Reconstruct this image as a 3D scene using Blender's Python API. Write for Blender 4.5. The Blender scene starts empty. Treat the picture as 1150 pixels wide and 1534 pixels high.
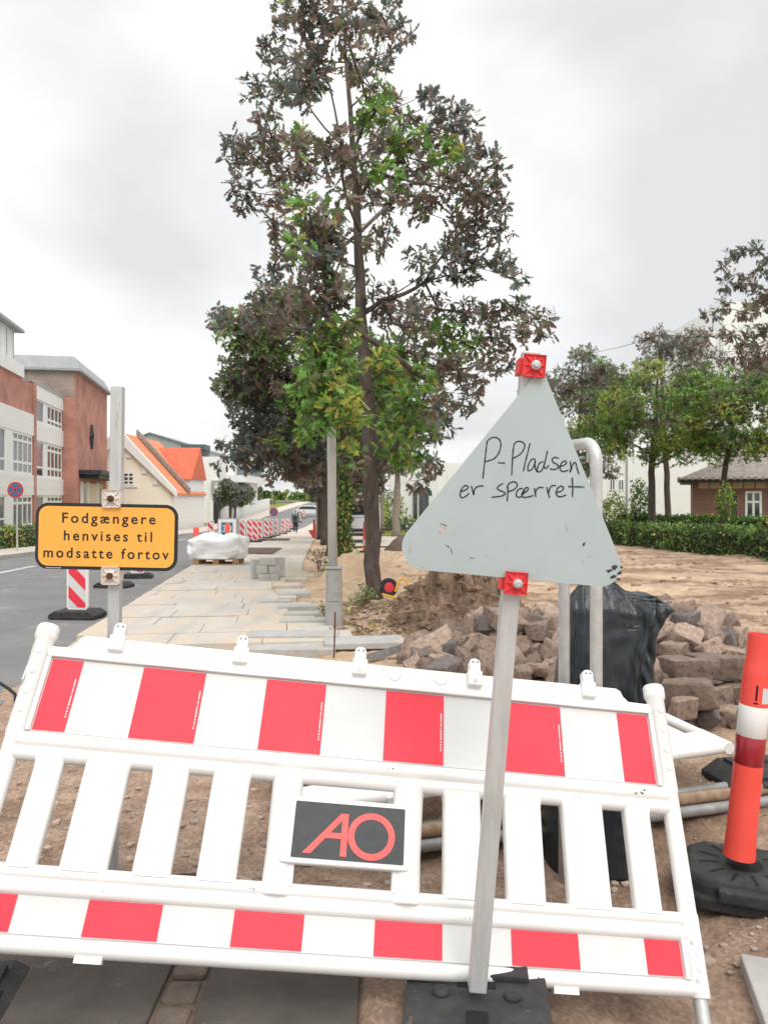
import bpy, bmesh, math, random
import numpy as np
from mathutils import Vector, Matrix, noise as mnoise
R = math.radians
rng = np.random.default_rng(7); random.seed(7)
SC = bpy.context.scene; COL = SC.collection

# ------------------------------------------------------------------ camera, sky, sun, exposure
F, CX, HY, EYE = 1150.0, 575.0, 745.0, 1.5          # focal length in photo pixels, horizon row, eye height
cd = bpy.data.cameras.new('camera'); cam = bpy.data.objects.new('camera', cd); COL.objects.link(cam)
cam.location = (0, 0, EYE); cam.rotation_euler = (R(90), 0, 0)
cd.sensor_fit = 'VERTICAL'; cd.sensor_height = 36; cd.lens = F/1534*36; cd.shift_y = -(767-HY)/1534
cd.clip_start = .05; cd.clip_end = 3000
cd.dof.use_dof = True; cd.dof.focus_distance = 2.5; cd.dof.aperture_fstop = 8.5
SC.camera = cam
SC.view_settings.view_transform = 'Standard'; SC.view_settings.look = 'None'
SC.view_settings.exposure = 0.62; SC.view_settings.gamma = 1
SUN_EL, SUN_AZ = 52, 162                             # degrees; azimuth clockwise from +Y (the view direction)
w = bpy.data.worlds.new('World'); SC.world = w; w.use_nodes = True
nt = w.node_tree; nt.nodes.clear()
def N(tree, t, **kw):
    n = tree.nodes.new(t)
    for k, v in kw.items():
        if k in n.inputs: n.inputs[k].default_value = v
        else: setattr(n, k, v)
    return n
def sky_world():
    L = nt.links.new
    out = N(nt, 'ShaderNodeOutputWorld'); bg = N(nt, 'ShaderNodeBackground'); bg.inputs['Strength'].default_value = .1
    sky = N(nt, 'ShaderNodeTexSky'); sky.sky_type = 'NISHITA'; sky.sun_disc = False
    sky.sun_elevation = R(SUN_EL); sky.sun_rotation = R(SUN_AZ)
    tc = N(nt, 'ShaderNodeTexCoord'); sp = N(nt, 'ShaderNodeSeparateXYZ'); L(tc.outputs['Generated'], sp.inputs[0])
    # cloud deck: directions projected on a plane overhead
    zz = N(nt, 'ShaderNodeMath', operation='MAXIMUM'); L(sp.outputs['Z'], zz.inputs[0]); zz.inputs[1].default_value = 0.0
    za = N(nt, 'ShaderNodeMath', operation='ADD'); L(zz.outputs[0], za.inputs[0]); za.inputs[1].default_value = .42
    cb = N(nt, 'ShaderNodeCombineXYZ')
    for i, a in enumerate('XY'):
        d = N(nt, 'ShaderNodeMath', operation='DIVIDE'); L(sp.outputs[a], d.inputs[0]); L(za.outputs[0], d.inputs[1]); L(d.outputs[0], cb.inputs[i])
    mp = N(nt, 'ShaderNodeMapping'); mp.inputs['Location'].default_value = (3.1, 1.15, 0); L(cb.outputs[0], mp.inputs[0])
    n1 = N(nt, 'ShaderNodeTexNoise', Scale=1.5, Detail=5.0, Roughness=.45, Distortion=.3); L(mp.outputs[0], n1.inputs['Vector'])
    cr = N(nt, 'ShaderNodeValToRGB'); L(n1.outputs['Fac'], cr.inputs[0])
    e = cr.color_ramp.elements
    e[0].position = .38; e[0].color = (5.3, 5.33, 5.35, 1); e[1].position = .58; e[1].color = (7.7, 7.66, 7.55, 1)
    # an overcast sky is brighter overhead than at the horizon
    mr = N(nt, 'ShaderNodeMapRange', interpolation_type='SMOOTHSTEP'); L(sp.outputs['Z'], mr.inputs[0])
    mr.inputs[1].default_value = .5; mr.inputs[2].default_value = .95; mr.inputs[3].default_value = 1.0; mr.inputs[4].default_value = 1.9
    mul = N(nt, 'ShaderNodeVectorMath', operation='SCALE'); L(cr.outputs[0], mul.inputs[0]); L(mr.outputs[0], mul.inputs['Scale'])
    mx = N(nt, 'ShaderNodeMixRGB'); mx.inputs[0].default_value = .95; L(sky.outputs[0], mx.inputs[1]); L(mul.outputs[0], mx.inputs[2])
    L(mx.outputs[0], bg.inputs[0]); L(bg.outputs[0], out.inputs[0])
sky_world()
sd = bpy.data.lights.new('sun', 'SUN'); sd.energy = 1.15; sd.angle = R(32); sd.color = (1, .95, .88)
sun = bpy.data.objects.new('sun', sd); COL.objects.link(sun)
_d = Vector((math.sin(R(SUN_AZ))*math.cos(R(SUN_EL)), math.cos(R(SUN_AZ))*math.cos(R(SUN_EL)), math.sin(R(SUN_EL))))
sun.rotation_euler = _d.to_track_quat('Z', 'Y').to_euler(); sun.location = (0, -5, 30)

# ------------------------------------------------------------------ terrain profile and pixel helpers
GY = [(-50,0),(8,0),(18,-.18),(37,-.66),(60,-1.35),(75,-1.5),(90,-1.3),(120,-.4),(160,.8),(250,1.2),(900,1.3)]
EN = [(-50,-1.0),(0,-2.17),(20,-4.87),(37,-6.6),(55,-7.6),(75,-8),(100,-8),(160,-8),(900,-8)]        # near edge of the road
EF = [(-50,-3.2),(0,-8.5),(22,-10.85),(54,-14),(75,-15),(100,-15),(160,-14),(900,-14)]              # far kerb of the road
def ip(t, y): return float(np.interp(y, [a for a, b in t], [b for a, b in t]))
def G(y): return ip(GY, y)
def at(px, py, Y): return Vector(((px-CX)*Y/F, Y, EYE-(py-HY)*Y/F))
def gp(px, py):                                       # the ground point seen at a pixel
    lo, hi = 1.0, 300.0
    for _ in range(50):
        m = (lo+hi)/2
        if EYE-(py-HY)*m/F > G(m): lo = m
        else: hi = m
    return Vector(((px-CX)*lo/F, lo, G(lo)))

# ------------------------------------------------------------------ materials
def mat(name, c1, c2=None, scale=8, rough=.6, bump=0, bscale=None, metal=0, detail=5, lo=.35, hi=.65, spec=.5, stretch=None, spots=None, coat=0, vary=0):
    m = bpy.data.materials.new(name); m.use_nodes = True; t = m.node_tree; L = t.links.new
    b = t.nodes['Principled BSDF']; b.inputs['Roughness'].default_value = rough; b.inputs['Metallic'].default_value = metal
    b.inputs['Specular IOR Level'].default_value = spec
    if coat: b.inputs['Coat Weight'].default_value = coat
    tc = N(t, 'ShaderNodeTexCoord'); vec = tc.outputs['Object']
    if stretch:
        mp = N(t, 'ShaderNodeMapping'); mp.inputs['Scale'].default_value = stretch; L(vec, mp.inputs[0]); vec = mp.outputs[0]
    c2 = c2 or tuple(x*.85 for x in c1)
    n = N(t, 'ShaderNodeTexNoise', Scale=scale, Detail=detail, Roughness=.6); L(vec, n.inputs['Vector'])
    r = N(t, 'ShaderNodeValToRGB'); L(n.outputs['Fac'], r.inputs[0])
    r.color_ramp.elements[0].position = lo; r.color_ramp.elements[0].color = (*c1, 1)
    r.color_ramp.elements[1].position = hi; r.color_ramp.elements[1].color = (*c2, 1)
    col = r.outputs[0]
    if spots:                                         # (colour, scale, threshold): dirt or wear patches of their own shape
        sc, ss, th = spots
        n3 = N(t, 'ShaderNodeTexNoise', Scale=ss, Detail=8.0, Roughness=.7); L(vec, n3.inputs['Vector'])
        r3 = N(t, 'ShaderNodeValToRGB'); L(n3.outputs['Fac'], r3.inputs[0]); r3.color_ramp.elements[0].position = th; r3.color_ramp.elements[1].position = th+.06
        mx = N(t, 'ShaderNodeMixRGB'); L(r3.outputs[0], mx.inputs[0]); L(col, mx.inputs[1]); mx.inputs[2].default_value = (*sc, 1); col = mx.outputs[0]
    L(col, b.inputs['Base Color'])
    if vary:
        oi = N(t, 'ShaderNodeObjectInfo'); mr = N(t, 'ShaderNodeMapRange'); L(oi.outputs['Random'], mr.inputs[0]); mr.inputs[3].default_value = 1-vary; mr.inputs[4].default_value = 1+vary*.5
        mv = N(t, 'ShaderNodeVectorMath', operation='SCALE'); L(col, mv.inputs[0]); L(mr.outputs[0], mv.inputs['Scale']); L(mv.outputs[0], b.inputs['Base Color'])
    if bump:
        n2 = N(t, 'ShaderNodeTexNoise', Scale=bscale or scale*3, Detail=6.0, Roughness=.65); L(vec, n2.inputs['Vector'])
        bp = N(t, 'ShaderNodeBump', Strength=bump, Distance=.02); L(n2.outputs['Fac'], bp.inputs['Height']); L(bp.outputs[0], b.inputs['Normal'])
    return m
def brick_mat(name, c1, c2, mortar, bw=.24, bh=.08, msize=.012, rough=.85):
    m = bpy.data.materials.new(name); m.use_nodes = True; t = m.node_tree; L = t.links.new; b = t.nodes['Principled BSDF']; b.inputs['Roughness'].default_value = rough
    tc = N(t, 'ShaderNodeTexCoord'); sp = N(t, 'ShaderNodeSeparateXYZ'); L(tc.outputs['Object'], sp.inputs[0])
    a = N(t, 'ShaderNodeMath', operation='ADD'); L(sp.outputs[0], a.inputs[0]); L(sp.outputs[1], a.inputs[1])
    cb = N(t, 'ShaderNodeCombineXYZ'); L(a.outputs[0], cb.inputs[0]); L(sp.outputs[2], cb.inputs[1])
    k = N(t, 'ShaderNodeTexBrick'); L(cb.outputs[0], k.inputs['Vector'])
    for nm, v in (('Color1', (*c1, 1)), ('Color2', (*c2, 1)), ('Mortar', (*mortar, 1)), ('Scale', 1.0), ('Mortar Size', msize), ('Brick Width', bw), ('Row Height', bh), ('Bias', 0.0)): k.inputs[nm].default_value = v
    n = N(t, 'ShaderNodeTexNoise', Scale=.9, Detail=5.0); L(tc.outputs['Object'], n.inputs['Vector'])
    mr = N(t, 'ShaderNodeMapRange'); L(n.outputs['Fac'], mr.inputs[0]); mr.inputs[1].default_value = .3; mr.inputs[2].default_value = .7; mr.inputs[3].default_value = .75; mr.inputs[4].default_value = 1.2
    mu = N(t, 'ShaderNodeVectorMath', operation='SCALE'); L(k.outputs['Color'], mu.inputs[0]); L(mr.outputs[0], mu.inputs['Scale']); L(mu.outputs[0], b.inputs['Base Color'])
    bp = N(t, 'ShaderNodeBump', Strength=.4, Distance=.01); L(k.outputs['Fac'], bp.inputs['Height']); bp.invert = True; L(bp.outputs[0], b.inputs['Normal'])
    return m
def tile_mat(name, c1, c2, pitch=.3, axis='XY'):       # pantiles: ribs down the slope, rows across
    m = bpy.data.materials.new(name); m.use_nodes = True; t = m.node_tree; L = t.links.new; b = t.nodes['Principled BSDF']; b.inputs['Roughness'].default_value = .7
    tc = N(t, 'ShaderNodeTexCoord'); sp = N(t, 'ShaderNodeSeparateXYZ'); L(tc.outputs['Object'], sp.inputs[0])
    def saw(o, k):
        a = N(t, 'ShaderNodeMath', operation='MULTIPLY'); L(o, a.inputs[0]); a.inputs[1].default_value = k
        f = N(t, 'ShaderNodeMath', operation='FRACT'); L(a.outputs[0], f.inputs[0]); return f.outputs[0]
    u = saw(sp.outputs['XYZ'.index(axis[0])], 1/pitch); v = saw(sp.outputs[2], 1/(pitch*.85))
    pp = N(t, 'ShaderNodeMath', operation='PINGPONG'); L(u, pp.inputs[0]); pp.inputs[1].default_value = .5
    h = N(t, 'ShaderNodeMath', operation='ADD'); L(pp.outputs[0], h.inputs[0]); iv = N(t, 'ShaderNodeMath', operation='MULTIPLY'); L(v, iv.inputs[0]); iv.inputs[1].default_value = -.5; L(iv.outputs[0], h.inputs[1])
    n = N(t, 'ShaderNodeTexNoise', Scale=3.0, Detail=6.0); L(tc.outputs['Object'], n.inputs['Vector'])
    r = N(t, 'ShaderNodeValToRGB'); L(n.outputs['Fac'], r.inputs[0]); r.color_ramp.elements[0].position = .35; r.color_ramp.elements[0].color = (*c1, 1); r.color_ramp.elements[1].position = .65; r.color_ramp.elements[1].color = (*c2, 1)
    L(r.outputs[0], b.inputs['Base Color'])
    bp = N(t, 'ShaderNodeBump', Strength=.9, Distance=.06); L(h.outputs[0], bp.inputs['Height']); L(bp.outputs[0], b.inputs['Normal'])
    return m
def leaf_mat(name, rough=.55, trans=.3):
    m = bpy.data.materials.new(name); m.use_nodes = True; t = m.node_tree; L = t.links.new; b = t.nodes['Principled BSDF']; b.inputs['Roughness'].default_value = rough
    b.inputs['Specular IOR Level'].default_value = .35
    a = N(t, 'ShaderNodeAttribute', attribute_name='tint')
    tc = N(t, 'ShaderNodeTexCoord'); n = N(t, 'ShaderNodeTexNoise', Scale=14.0, Detail=3.0); L(tc.outputs['Object'], n.inputs['Vector'])
    mr = N(t, 'ShaderNodeMapRange'); L(n.outputs['Fac'], mr.inputs[0]); mr.inputs[3].default_value = .6; mr.inputs[4].default_value = 1.4
    mu = N(t, 'ShaderNodeVectorMath', operation='SCALE'); L(a.outputs['Color'], mu.inputs[0]); L(mr.outputs[0], mu.inputs['Scale']); L(mu.outputs[0], b.inputs['Base Color'])
    tr = N(t, 'ShaderNodeBsdfTranslucent'); L(mu.outputs[0], tr.inputs[0])
    mx = N(t, 'ShaderNodeMixShader'); mx.inputs[0].default_value = trans; L(b.outputs[0], mx.inputs[1]); L(tr.outputs[0], mx.inputs[2]); L(mx.outputs[0], t.nodes['Material Output'].inputs[0])
    return m
def ground_mat():
    m = bpy.data.materials.new('earth'); m.use_nodes = True; t = m.node_tree; L = t.links.new; b = t.nodes['Principled BSDF']; b.inputs['Roughness'].default_value = .95; b.inputs['Specular IOR Level'].default_value = .2
    tc = N(t, 'ShaderNodeTexCoord'); a = N(t, 'ShaderNodeAttribute', attribute_name='zone'); sep = N(t, 'ShaderNodeSeparateColor'); L(a.outputs['Color'], sep.inputs[0])
    def ramp(scale, p0, c0, p1, c1, detail=8.0):
        n = N(t, 'ShaderNodeTexNoise', Scale=scale, Detail=detail, Roughness=.68); L(tc.outputs['Object'], n.inputs['Vector'])
        r = N(t, 'ShaderNodeValToRGB'); L(n.outputs['Fac'], r.inputs[0]); r.color_ramp.elements[0].position = p0; r.color_ramp.elements[0].color = (*c0, 1); r.color_ramp.elements[1].position = p1; r.color_ramp.elements[1].color = (*c1, 1); return r.outputs[0]
    soil = ramp(5.5, .3, (.32, .21, .15), .66, (.60, .44, .335))
    sand = ramp(3.2, .32, (.50, .355, .235), .62, (.72, .55, .395)); churn = ramp(7, .35, (.17, .105, .07), .7, (.40, .27, .18))
    grass = ramp(6, .35, (.13, .17, .03), .65, (.30, .29, .07))
    mx = N(t, 'ShaderNodeMixRGB'); L(sep.outputs[0], mx.inputs[0]); L(soil, mx.inputs[1]); L(sand, mx.inputs[2])
    m9 = N(t, 'ShaderNodeMixRGB'); L(sep.outputs[2], m9.inputs[0]); L(mx.outputs[0], m9.inputs[1]); L(churn, m9.inputs[2]); mx = m9
    m2 = N(t, 'ShaderNodeMixRGB'); L(sep.outputs[1], m2.inputs[0]); L(mx.outputs[0], m2.inputs[1]); L(grass, m2.inputs[2])
    # small stones and crumbs
    vo = N(t, 'ShaderNodeTexVoronoi', Scale=70.0); L(tc.outputs['Object'], vo.inputs['Vector'])
    rr = N(t, 'ShaderNodeValToRGB'); L(vo.outputs['Color'], rr.inputs[0]); rr.color_ramp.elements[0].position = .2; rr.color_ramp.elements[0].color = (.72, .72, .72, 1); rr.color_ramp.elements[1].position = .85; rr.color_ramp.elements[1].color = (1.25, 1.22, 1.2, 1)
    mu = N(t, 'ShaderNodeMixRGB', blend_type='MULTIPLY'); mu.inputs[0].default_value = .8; L(m2.outputs[0], mu.inputs[1]); L(rr.outputs[0], mu.inputs[2])
    L(mu.outputs[0], b.inputs['Base Color'])
    n2 = N(t, 'ShaderNodeTexNoise', Scale=26.0, Detail=9.0, Roughness=.75); L(tc.outputs['Object'], n2.inputs['Vector'])
    bp = N(t, 'ShaderNodeBump', Strength=.9, Distance=.03); L(n2.outputs['Fac'], bp.inputs['Height'])
    n5 = N(t, 'ShaderNodeTexNoise', Scale=5.0, Detail=9.0, Roughness=.7); L(tc.outputs['Object'], n5.inputs['Vector']); b5 = N(t, 'ShaderNodeBump', Strength=.6, Distance=.07); L(n5.outputs['Fac'], b5.inputs['Height']); L(bp.outputs[0], b5.inputs['Normal']); L(b5.outputs[0], b.inputs['Normal'])
    return m
def bag_mat():
    m = mat('black_plastic_sheet', (.014, .020, .025), (.026, .034, .040), 5, .25, 0)
    t = m.node_tree; L = t.links.new; b = t.nodes['Principled BSDF']; tc = [n for n in t.nodes if n.type == 'TEX_COORD'][0]
    mp = N(t, 'ShaderNodeMapping'); mp.inputs['Scale'].default_value = (14, 14, 2.2); mp.inputs['Rotation'].default_value = (0, R(14), 0); L(tc.outputs['Object'], mp.inputs[0])
    n = N(t, 'ShaderNodeTexNoise', Scale=1.6, Detail=6.0, Roughness=.55, Distortion=.8); L(mp.outputs[0], n.inputs['Vector'])
    bp = N(t, 'ShaderNodeBump', Strength=.55, Distance=.02); L(n.outputs['Fac'], bp.inputs['Height']); L(bp.outputs[0], b.inputs['Normal']); return m

M = dict(
 white=mat('white_plastic', (.79,.785,.77), (.745,.74,.72), 4, .42, .04, 60, spec=.4, spots=((.56,.51,.44), 9, .66)),
 sheet=mat('white_reflective_sheet', (.66,.665,.66), (.62,.625,.62), 3, .5, .05, 220, spec=.3, spots=((.54,.51,.46), 8, .68)),
 red=mat('red_reflective_sheet', (.80,.05,.078), (.70,.04,.065), 2.2, .5, .05, 220, spec=.3, spots=((.80,.22,.24), 7, .72)),
 black=mat('black_print', (.012,.014,.016), None, 20, .5),
 plate=mat('black_label_plate', (.018,.022,.027), (.03,.035,.04), 60, .5),
 logored=mat('red_logo_print', (.85,.09,.085), None, 20, .45),
 ink=mat('black_marker_ink', (.008,.012,.016), None, 40, .35),
 yellow=mat('amber_sign_face', (.93,.44,.06), (.90,.41,.055), 6, .35, .04, 150, coat=.3),
 frameblack=mat('sign_border_black', (.010,.013,.015), (.018,.02,.022), 30, .4),
 alu=mat('weathered_aluminium', (.58,.585,.575), (.47,.475,.47), 6, .45, .1, 40, metal=.25, stretch=(6,6,.8), spots=((.24,.24,.23), 4, .66)),
 greyback=mat('grey_painted_sign_back', (.44,.505,.515), (.40,.465,.475), 3, .5, .05, 60, spots=((.66,.67,.66), 6, .735)),
 chip=mat('chipped_primer', (.62,.60,.55), (.35,.30,.26), 40, .7, .3, 90),
 redclamp=mat('red_clamp_plastic', (.80,.05,.06), (.65,.035,.04), 12, .45, .1),
 whiteclamp=mat('off_white_clamp', (.74,.68,.63), (.66,.55,.47), 18, .5, .1),
 rust=mat('rusty_bolt', (.16,.055,.025), (.06,.025,.015), 40, .8, .4, 90),
 galv=mat('galvanised_steel', (.62,.62,.61), (.50,.51,.51), 22, .38, .08, 70, metal=.45, spots=((.40,.40,.40), 12, .66)),
 rubber=mat('black_rubber', (.022,.023,.024), (.045,.045,.045), 14, .8, .35, 60, spots=((.16,.13,.11), 9, .64)),
 bollard=mat('red_orange_plastic', (.90,.095,.07), (.84,.08,.06), 4, .42, .06, 70),
 darkred=mat('dark_red_band', (.36,.012,.025), (.28,.01,.02), 30, .3, coat=.4),
 bag=bag_mat(),
 tarp=mat('white_plastic_wrap', (.88,.88,.875), (.82,.82,.82), 4, .35, .3, 9),
 wood=mat('pallet_wood', (.46,.29,.16), (.30,.18,.09), 5, .8, .3, 40, stretch=(1,8,8)),
 stick=mat('ash_handle', (.55,.36,.18), (.44,.27,.12), 8, .6),
 asphalt=mat('asphalt', (.20,.20,.20), (.165,.165,.167), 1.2, .9, .14, 160, spots=((.245,.235,.22), .8, .58)),
 roadline=mat('road_paint', (.62,.61,.58), (.45,.44,.42), 14, .7, .2, 60),
 slab=mat('concrete_flags', (.57,.53,.485), (.47,.435,.395), 2.2, .85, .35, 120, stretch=(1.3,.42,1), spots=((.57,.49,.395), 1.0, .485)),
 slabnew=mat('cut_concrete', (.46,.46,.445), (.38,.375,.36), 5, .85, .3, 120, spots=((.56,.46,.34), 4, .60)),
 flag_dark=mat('worn_dark_flags', (.112,.095,.082), (.076,.066,.058), 6, .85, .45, 130, spots=((.20,.155,.12), 2.6, .60)),
 kerb=mat('concrete_kerb', (.46,.44,.42), (.36,.35,.33), 6, .9, .3, 80),
 granite=mat('granite', (.47,.35,.275), (.28,.205,.165), 6, .85, .7, 40, spots=((.16,.12,.105), 5, .56), vary=.45),
 soil=mat('dug_soil', (.10,.062,.042), (.30,.20,.14), 7, .95, .9, 30),
 root=mat('roots', (.36,.25,.16), (.22,.14,.09), 20, .9, .3),
 bark=mat('grey_brown_bark', (.055,.043,.036), (.125,.10,.085), 9, .95, .9, 26, stretch=(1,1,.35), spots=((.30,.29,.26), 24, .70)),
 barkpale=mat('pale_bark', (.30,.26,.21), (.20,.17,.14), 9, .95, .5, 30),
 leaf=leaf_mat('oak_leaves', .55, .45), leafs=leaf_mat('small_leaves', .6, .25),
 brick=brick_mat('red_brick', (.46,.15,.105), (.37,.115,.082), (.52,.36,.30)),
 brickdark=brick_mat('dark_red_brick', (.21,.07,.055), (.15,.052,.042), (.30,.22,.19)),
 greybrick=brick_mat('grey_brown_brick', (.34,.26,.22), (.28,.215,.18), (.32,.28,.25)),
 render=mat('white_render', (.80,.80,.805), (.75,.75,.755), 1.5, .85),
 board=mat('white_cladding', (.80,.79,.77), (.74,.73,.71), .8, .6, .25, 8, stretch=(.2,.2,9)),
 cream=mat('cream_render', (.90,.83,.73), (.86,.79,.68), 1.2, .85),
 orange_tile=tile_mat('orange_pantiles', (.74,.27,.13), (.64,.21,.095), .32, 'YX'),
 red_tile=tile_mat('red_pantiles', (.66,.15,.075), (.55,.115,.055), .32, 'XY'),
 grey_tile=tile_mat('grey_brown_pantiles', (.21,.175,.155), (.31,.265,.235), .34, 'XY'),
 greyroof=mat('grey_metal_roof', (.34,.36,.37), (.28,.30,.31), 2, .5),
 slate=mat('blue_grey_roof', (.07,.10,.115), (.10,.13,.145), 3, .6),
 glass=mat('window_glass', (.02,.028,.033), (.06,.07,.075), 1.2, .08, spec=.8),
 dark=mat('dark_opening', (.02,.024,.028), (.035,.04,.045), 3, .6),
 doorcream=mat('cream_painted_door', (.72,.60,.44), (.62,.50,.36), 3, .6),
 teal=mat('teal_jacket', (.055,.16,.175), (.04,.12,.135), 6, .8), navy=mat('dark_jeans', (.015,.03,.045), None, 8, .85),
 skin=mat('skin', (.48,.27,.19), None, 8, .5), hair=mat('brown_hair', (.05,.03,.02), None, 20, .6), pack=mat('dark_backpack', (.012,.018,.028), None, 12, .7),
 blue=mat('blue_sign_face', (.02,.16,.30), (.018,.14,.27), 8, .4), signred=mat('sign_red', (.62,.03,.05), None, 8, .4),
 tyre=mat('tyre_rubber', (.02,.02,.021), None, 20, .8), barrow=mat('yellow_paint', (.85,.42,.03), (.7,.32,.02), 9, .5),
 car=mat('white_car_paint', (.78,.79,.80), None, 3, .2, coat=.6),
 slit=mat('dark_slot', (.006,.006,.006), None, 10, .9),
)
# ------------------------------------------------------------------ mesh builder
class MB:
    def __init__(s): s.v = []; s.f = []; s.m = []
    def add(s, vs, fs, mi=0, T=None):
        b = len(s.v)
        s.v += [(T @ Vector(p))[:] if T else tuple(p) for p in vs]
        s.f += [tuple(i+b for i in f) for f in fs]; s.m += [mi]*len(fs)
    def box(s, x0, x1, y0, y1, z0, z1, mi=0, T=None):
        s.add([(x0,y0,z0),(x1,y0,z0),(x1,y1,z0),(x0,y1,z0),(x0,y0,z1),(x1,y0,z1),(x1,y1,z1),(x0,y1,z1)],
              [(3,2,1,0),(4,5,6,7),(0,1,5,4),(1,2,6,5),(2,3,7,6),(3,0,4,7)], mi, T)
    def tube(s, pts, r, n=10, mi=0, T=None, cap=True, flat=1.0):
        pts = [Vector(p) for p in pts]; k = len(pts); rs = r if isinstance(r, (list, tuple)) else [r]*k
        vs = []; fs = []; up = None
        for i, p in enumerate(pts):
            d = (pts[min(i+1, k-1)]-pts[max(i-1, 0)]).normalized()
            if up is None:
                a = Vector((0,0,1)) if abs(d.z) < .9 else Vector((1,0,0)); up = (a-d*a.dot(d)).normalized()
            else:
                up = up-d*up.dot(d); up = up.normalized() if up.length > 1e-6 else d.orthogonal().normalized()
            q = d.cross(up)
            for j in range(n):
                t = 2*math.pi*j/n; vs.append(p+(up*math.cos(t)+q*math.sin(t)*flat)*rs[i])
        for i in range(k-1):
            for j in range(n): fs.append((i*n+j, i*n+(j+1)%n, (i+1)*n+(j+1)%n, (i+1)*n+j))
        if cap: fs += [tuple(range(n-1, -1, -1)), tuple(range((k-1)*n, k*n))]
        s.add(vs, fs, mi, T)
    def prism(s, poly, y0, y1, mi=0, T=None):          # polygon in x,z (counter-clockwise seen from -y), extruded in y
        n = len(poly); vs = [(x, y0, z) for x, z in poly]+[(x, y1, z) for x, z in poly]
        s.add(vs, [tuple(range(n)), tuple(range(2*n-1, n-1, -1))]+[((i+1)%n, i, i+n, (i+1)%n+n) for i in range(n)], mi, T)
    def lathe(s, prof, n=16, mi=0, T=None, cap=True):  # profile of (r, z)
        vs = []; fs = []
        for r, z in prof: vs += [(r*math.cos(2*math.pi*j/n), r*math.sin(2*math.pi*j/n), z) for j in range(n)]
        for i in range(len(prof)-1):
            for j in range(n): fs.append((i*n+j, i*n+(j+1)%n, (i+1)*n+(j+1)%n, (i+1)*n+j))
        if cap: fs += [tuple(range(n-1, -1, -1)), tuple(range((len(prof)-1)*n, len(prof)*n))]
        s.add(vs, fs, mi, T)
    def loft(s, secs, mi=0, T=None):                   # sections with equal point counts
        n = len(secs[0]); vs = [p for q in secs for p in q]; fs = []
        for i in range(len(secs)-1):
            for j in range(n): fs.append((i*n+j, i*n+(j+1)%n, (i+1)*n+(j+1)%n, (i+1)*n+j))
        fs += [tuple(range(n-1, -1, -1)), tuple(range((len(secs)-1)*n, len(secs)*n))]; s.add(vs, fs, mi, T)
    def build(s, name, mats, parent=None, loc=None, smooth=False, bevel=0, seg=2, sub=0, auto=40):
        off = Vector(loc) if loc is not None else Vector((0,0,0))
        if parent:
            p = parent; off = Vector((0,0,0))
            while p: off += p.location; p = p.parent
        me = bpy.data.meshes.new(name); me.from_pydata([(Vector(p)-off)[:] for p in s.v], [], s.f)
        mats = mats if isinstance(mats, (list, tuple)) else [mats]
        for q in mats: me.materials.append(q)
        me.polygons.foreach_set('material_index', s.m); me.validate(); me.update()
        o = bpy.data.objects.new(name, me); COL.objects.link(o)
        if parent: o.parent = parent
        else: o.location = off
        if bevel:
            b = o.modifiers.new('bevel', 'BEVEL'); b.width = bevel; b.segments = seg; b.limit_method = 'ANGLE'; b.angle_limit = R(35)
        if sub:
            b = o.modifiers.new('sub', 'SUBSURF'); b.levels = b.render_levels = sub
        if smooth:
            me.polygons.foreach_set('use_smooth', [True]*len(me.polygons))
            if auto < 180: me.set_sharp_from_angle(angle=R(auto))
        return o
def tag(o, label=None, cat=None, group=None, kind=None):
    if label: o['label'] = label
    if cat: o['category'] = cat
    if group: o['group'] = group
    if kind: o['kind'] = kind
    return o
def thing(name, label, cat, loc=(0,0,0), group=None):
    o = bpy.data.objects.new(name, None); o.empty_display_size = .1; COL.objects.link(o); o.location = loc
    return tag(o, label, cat, group)
def dup(root, label=None, group=None):
    def cp(o, par):
        c = o.copy(); COL.objects.link(c)
        if par: c.parent = par
        for ch in list(o.children): cp(ch, c)
        return c
    r = cp(root, None)
    if label: r['label'] = label
    if group: r['group'] = group
    return r
def rrect(x0, x1, z0, z1, r, n=5):
    out = []
    for cx, cz, a in ((x1-r, z0+r, -90), (x1-r, z1-r, 0), (x0+r, z1-r, 90), (x0+r, z0+r, 180)):
        out += [(cx+r*math.cos(R(a+90*i/n)), cz+r*math.sin(R(a+90*i/n))) for i in range(n+1)]
    return out
def rot_y(px, pz, a): return Matrix.Translation((px, 0, pz)) @ Matrix.Rotation(R(a), 4, 'Y') @ Matrix.Translation((-px, 0, -pz))
def text_mesh(s, width, x0, z0, y, bold=0.0, space=1.0, depth=.001, height=None):
    c = bpy.data.curves.new('text', 'FONT'); c.body = s; c.size = 1; c.offset = bold; c.space_character = space; c.extrude = 0
    o = bpy.data.objects.new('text', c); COL.objects.link(o); bpy.context.view_layer.update()
    me = bpy.data.meshes.new_from_object(o.evaluated_get(bpy.context.evaluated_depsgraph_get()))
    vs = [v.co.copy() for v in me.vertices]; fs = [tuple(p.vertices) for p in me.polygons]
    bpy.data.objects.remove(o); bpy.data.curves.remove(c); bpy.data.meshes.remove(me)
    a = min(v.x for v in vs); b = max(v.x for v in vs); k = width/(b-a); kz = (height/.73 if height else k)
    return [(x0+(v.x-a)*k, y, z0+v.y*kz) for v in vs], fs

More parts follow.
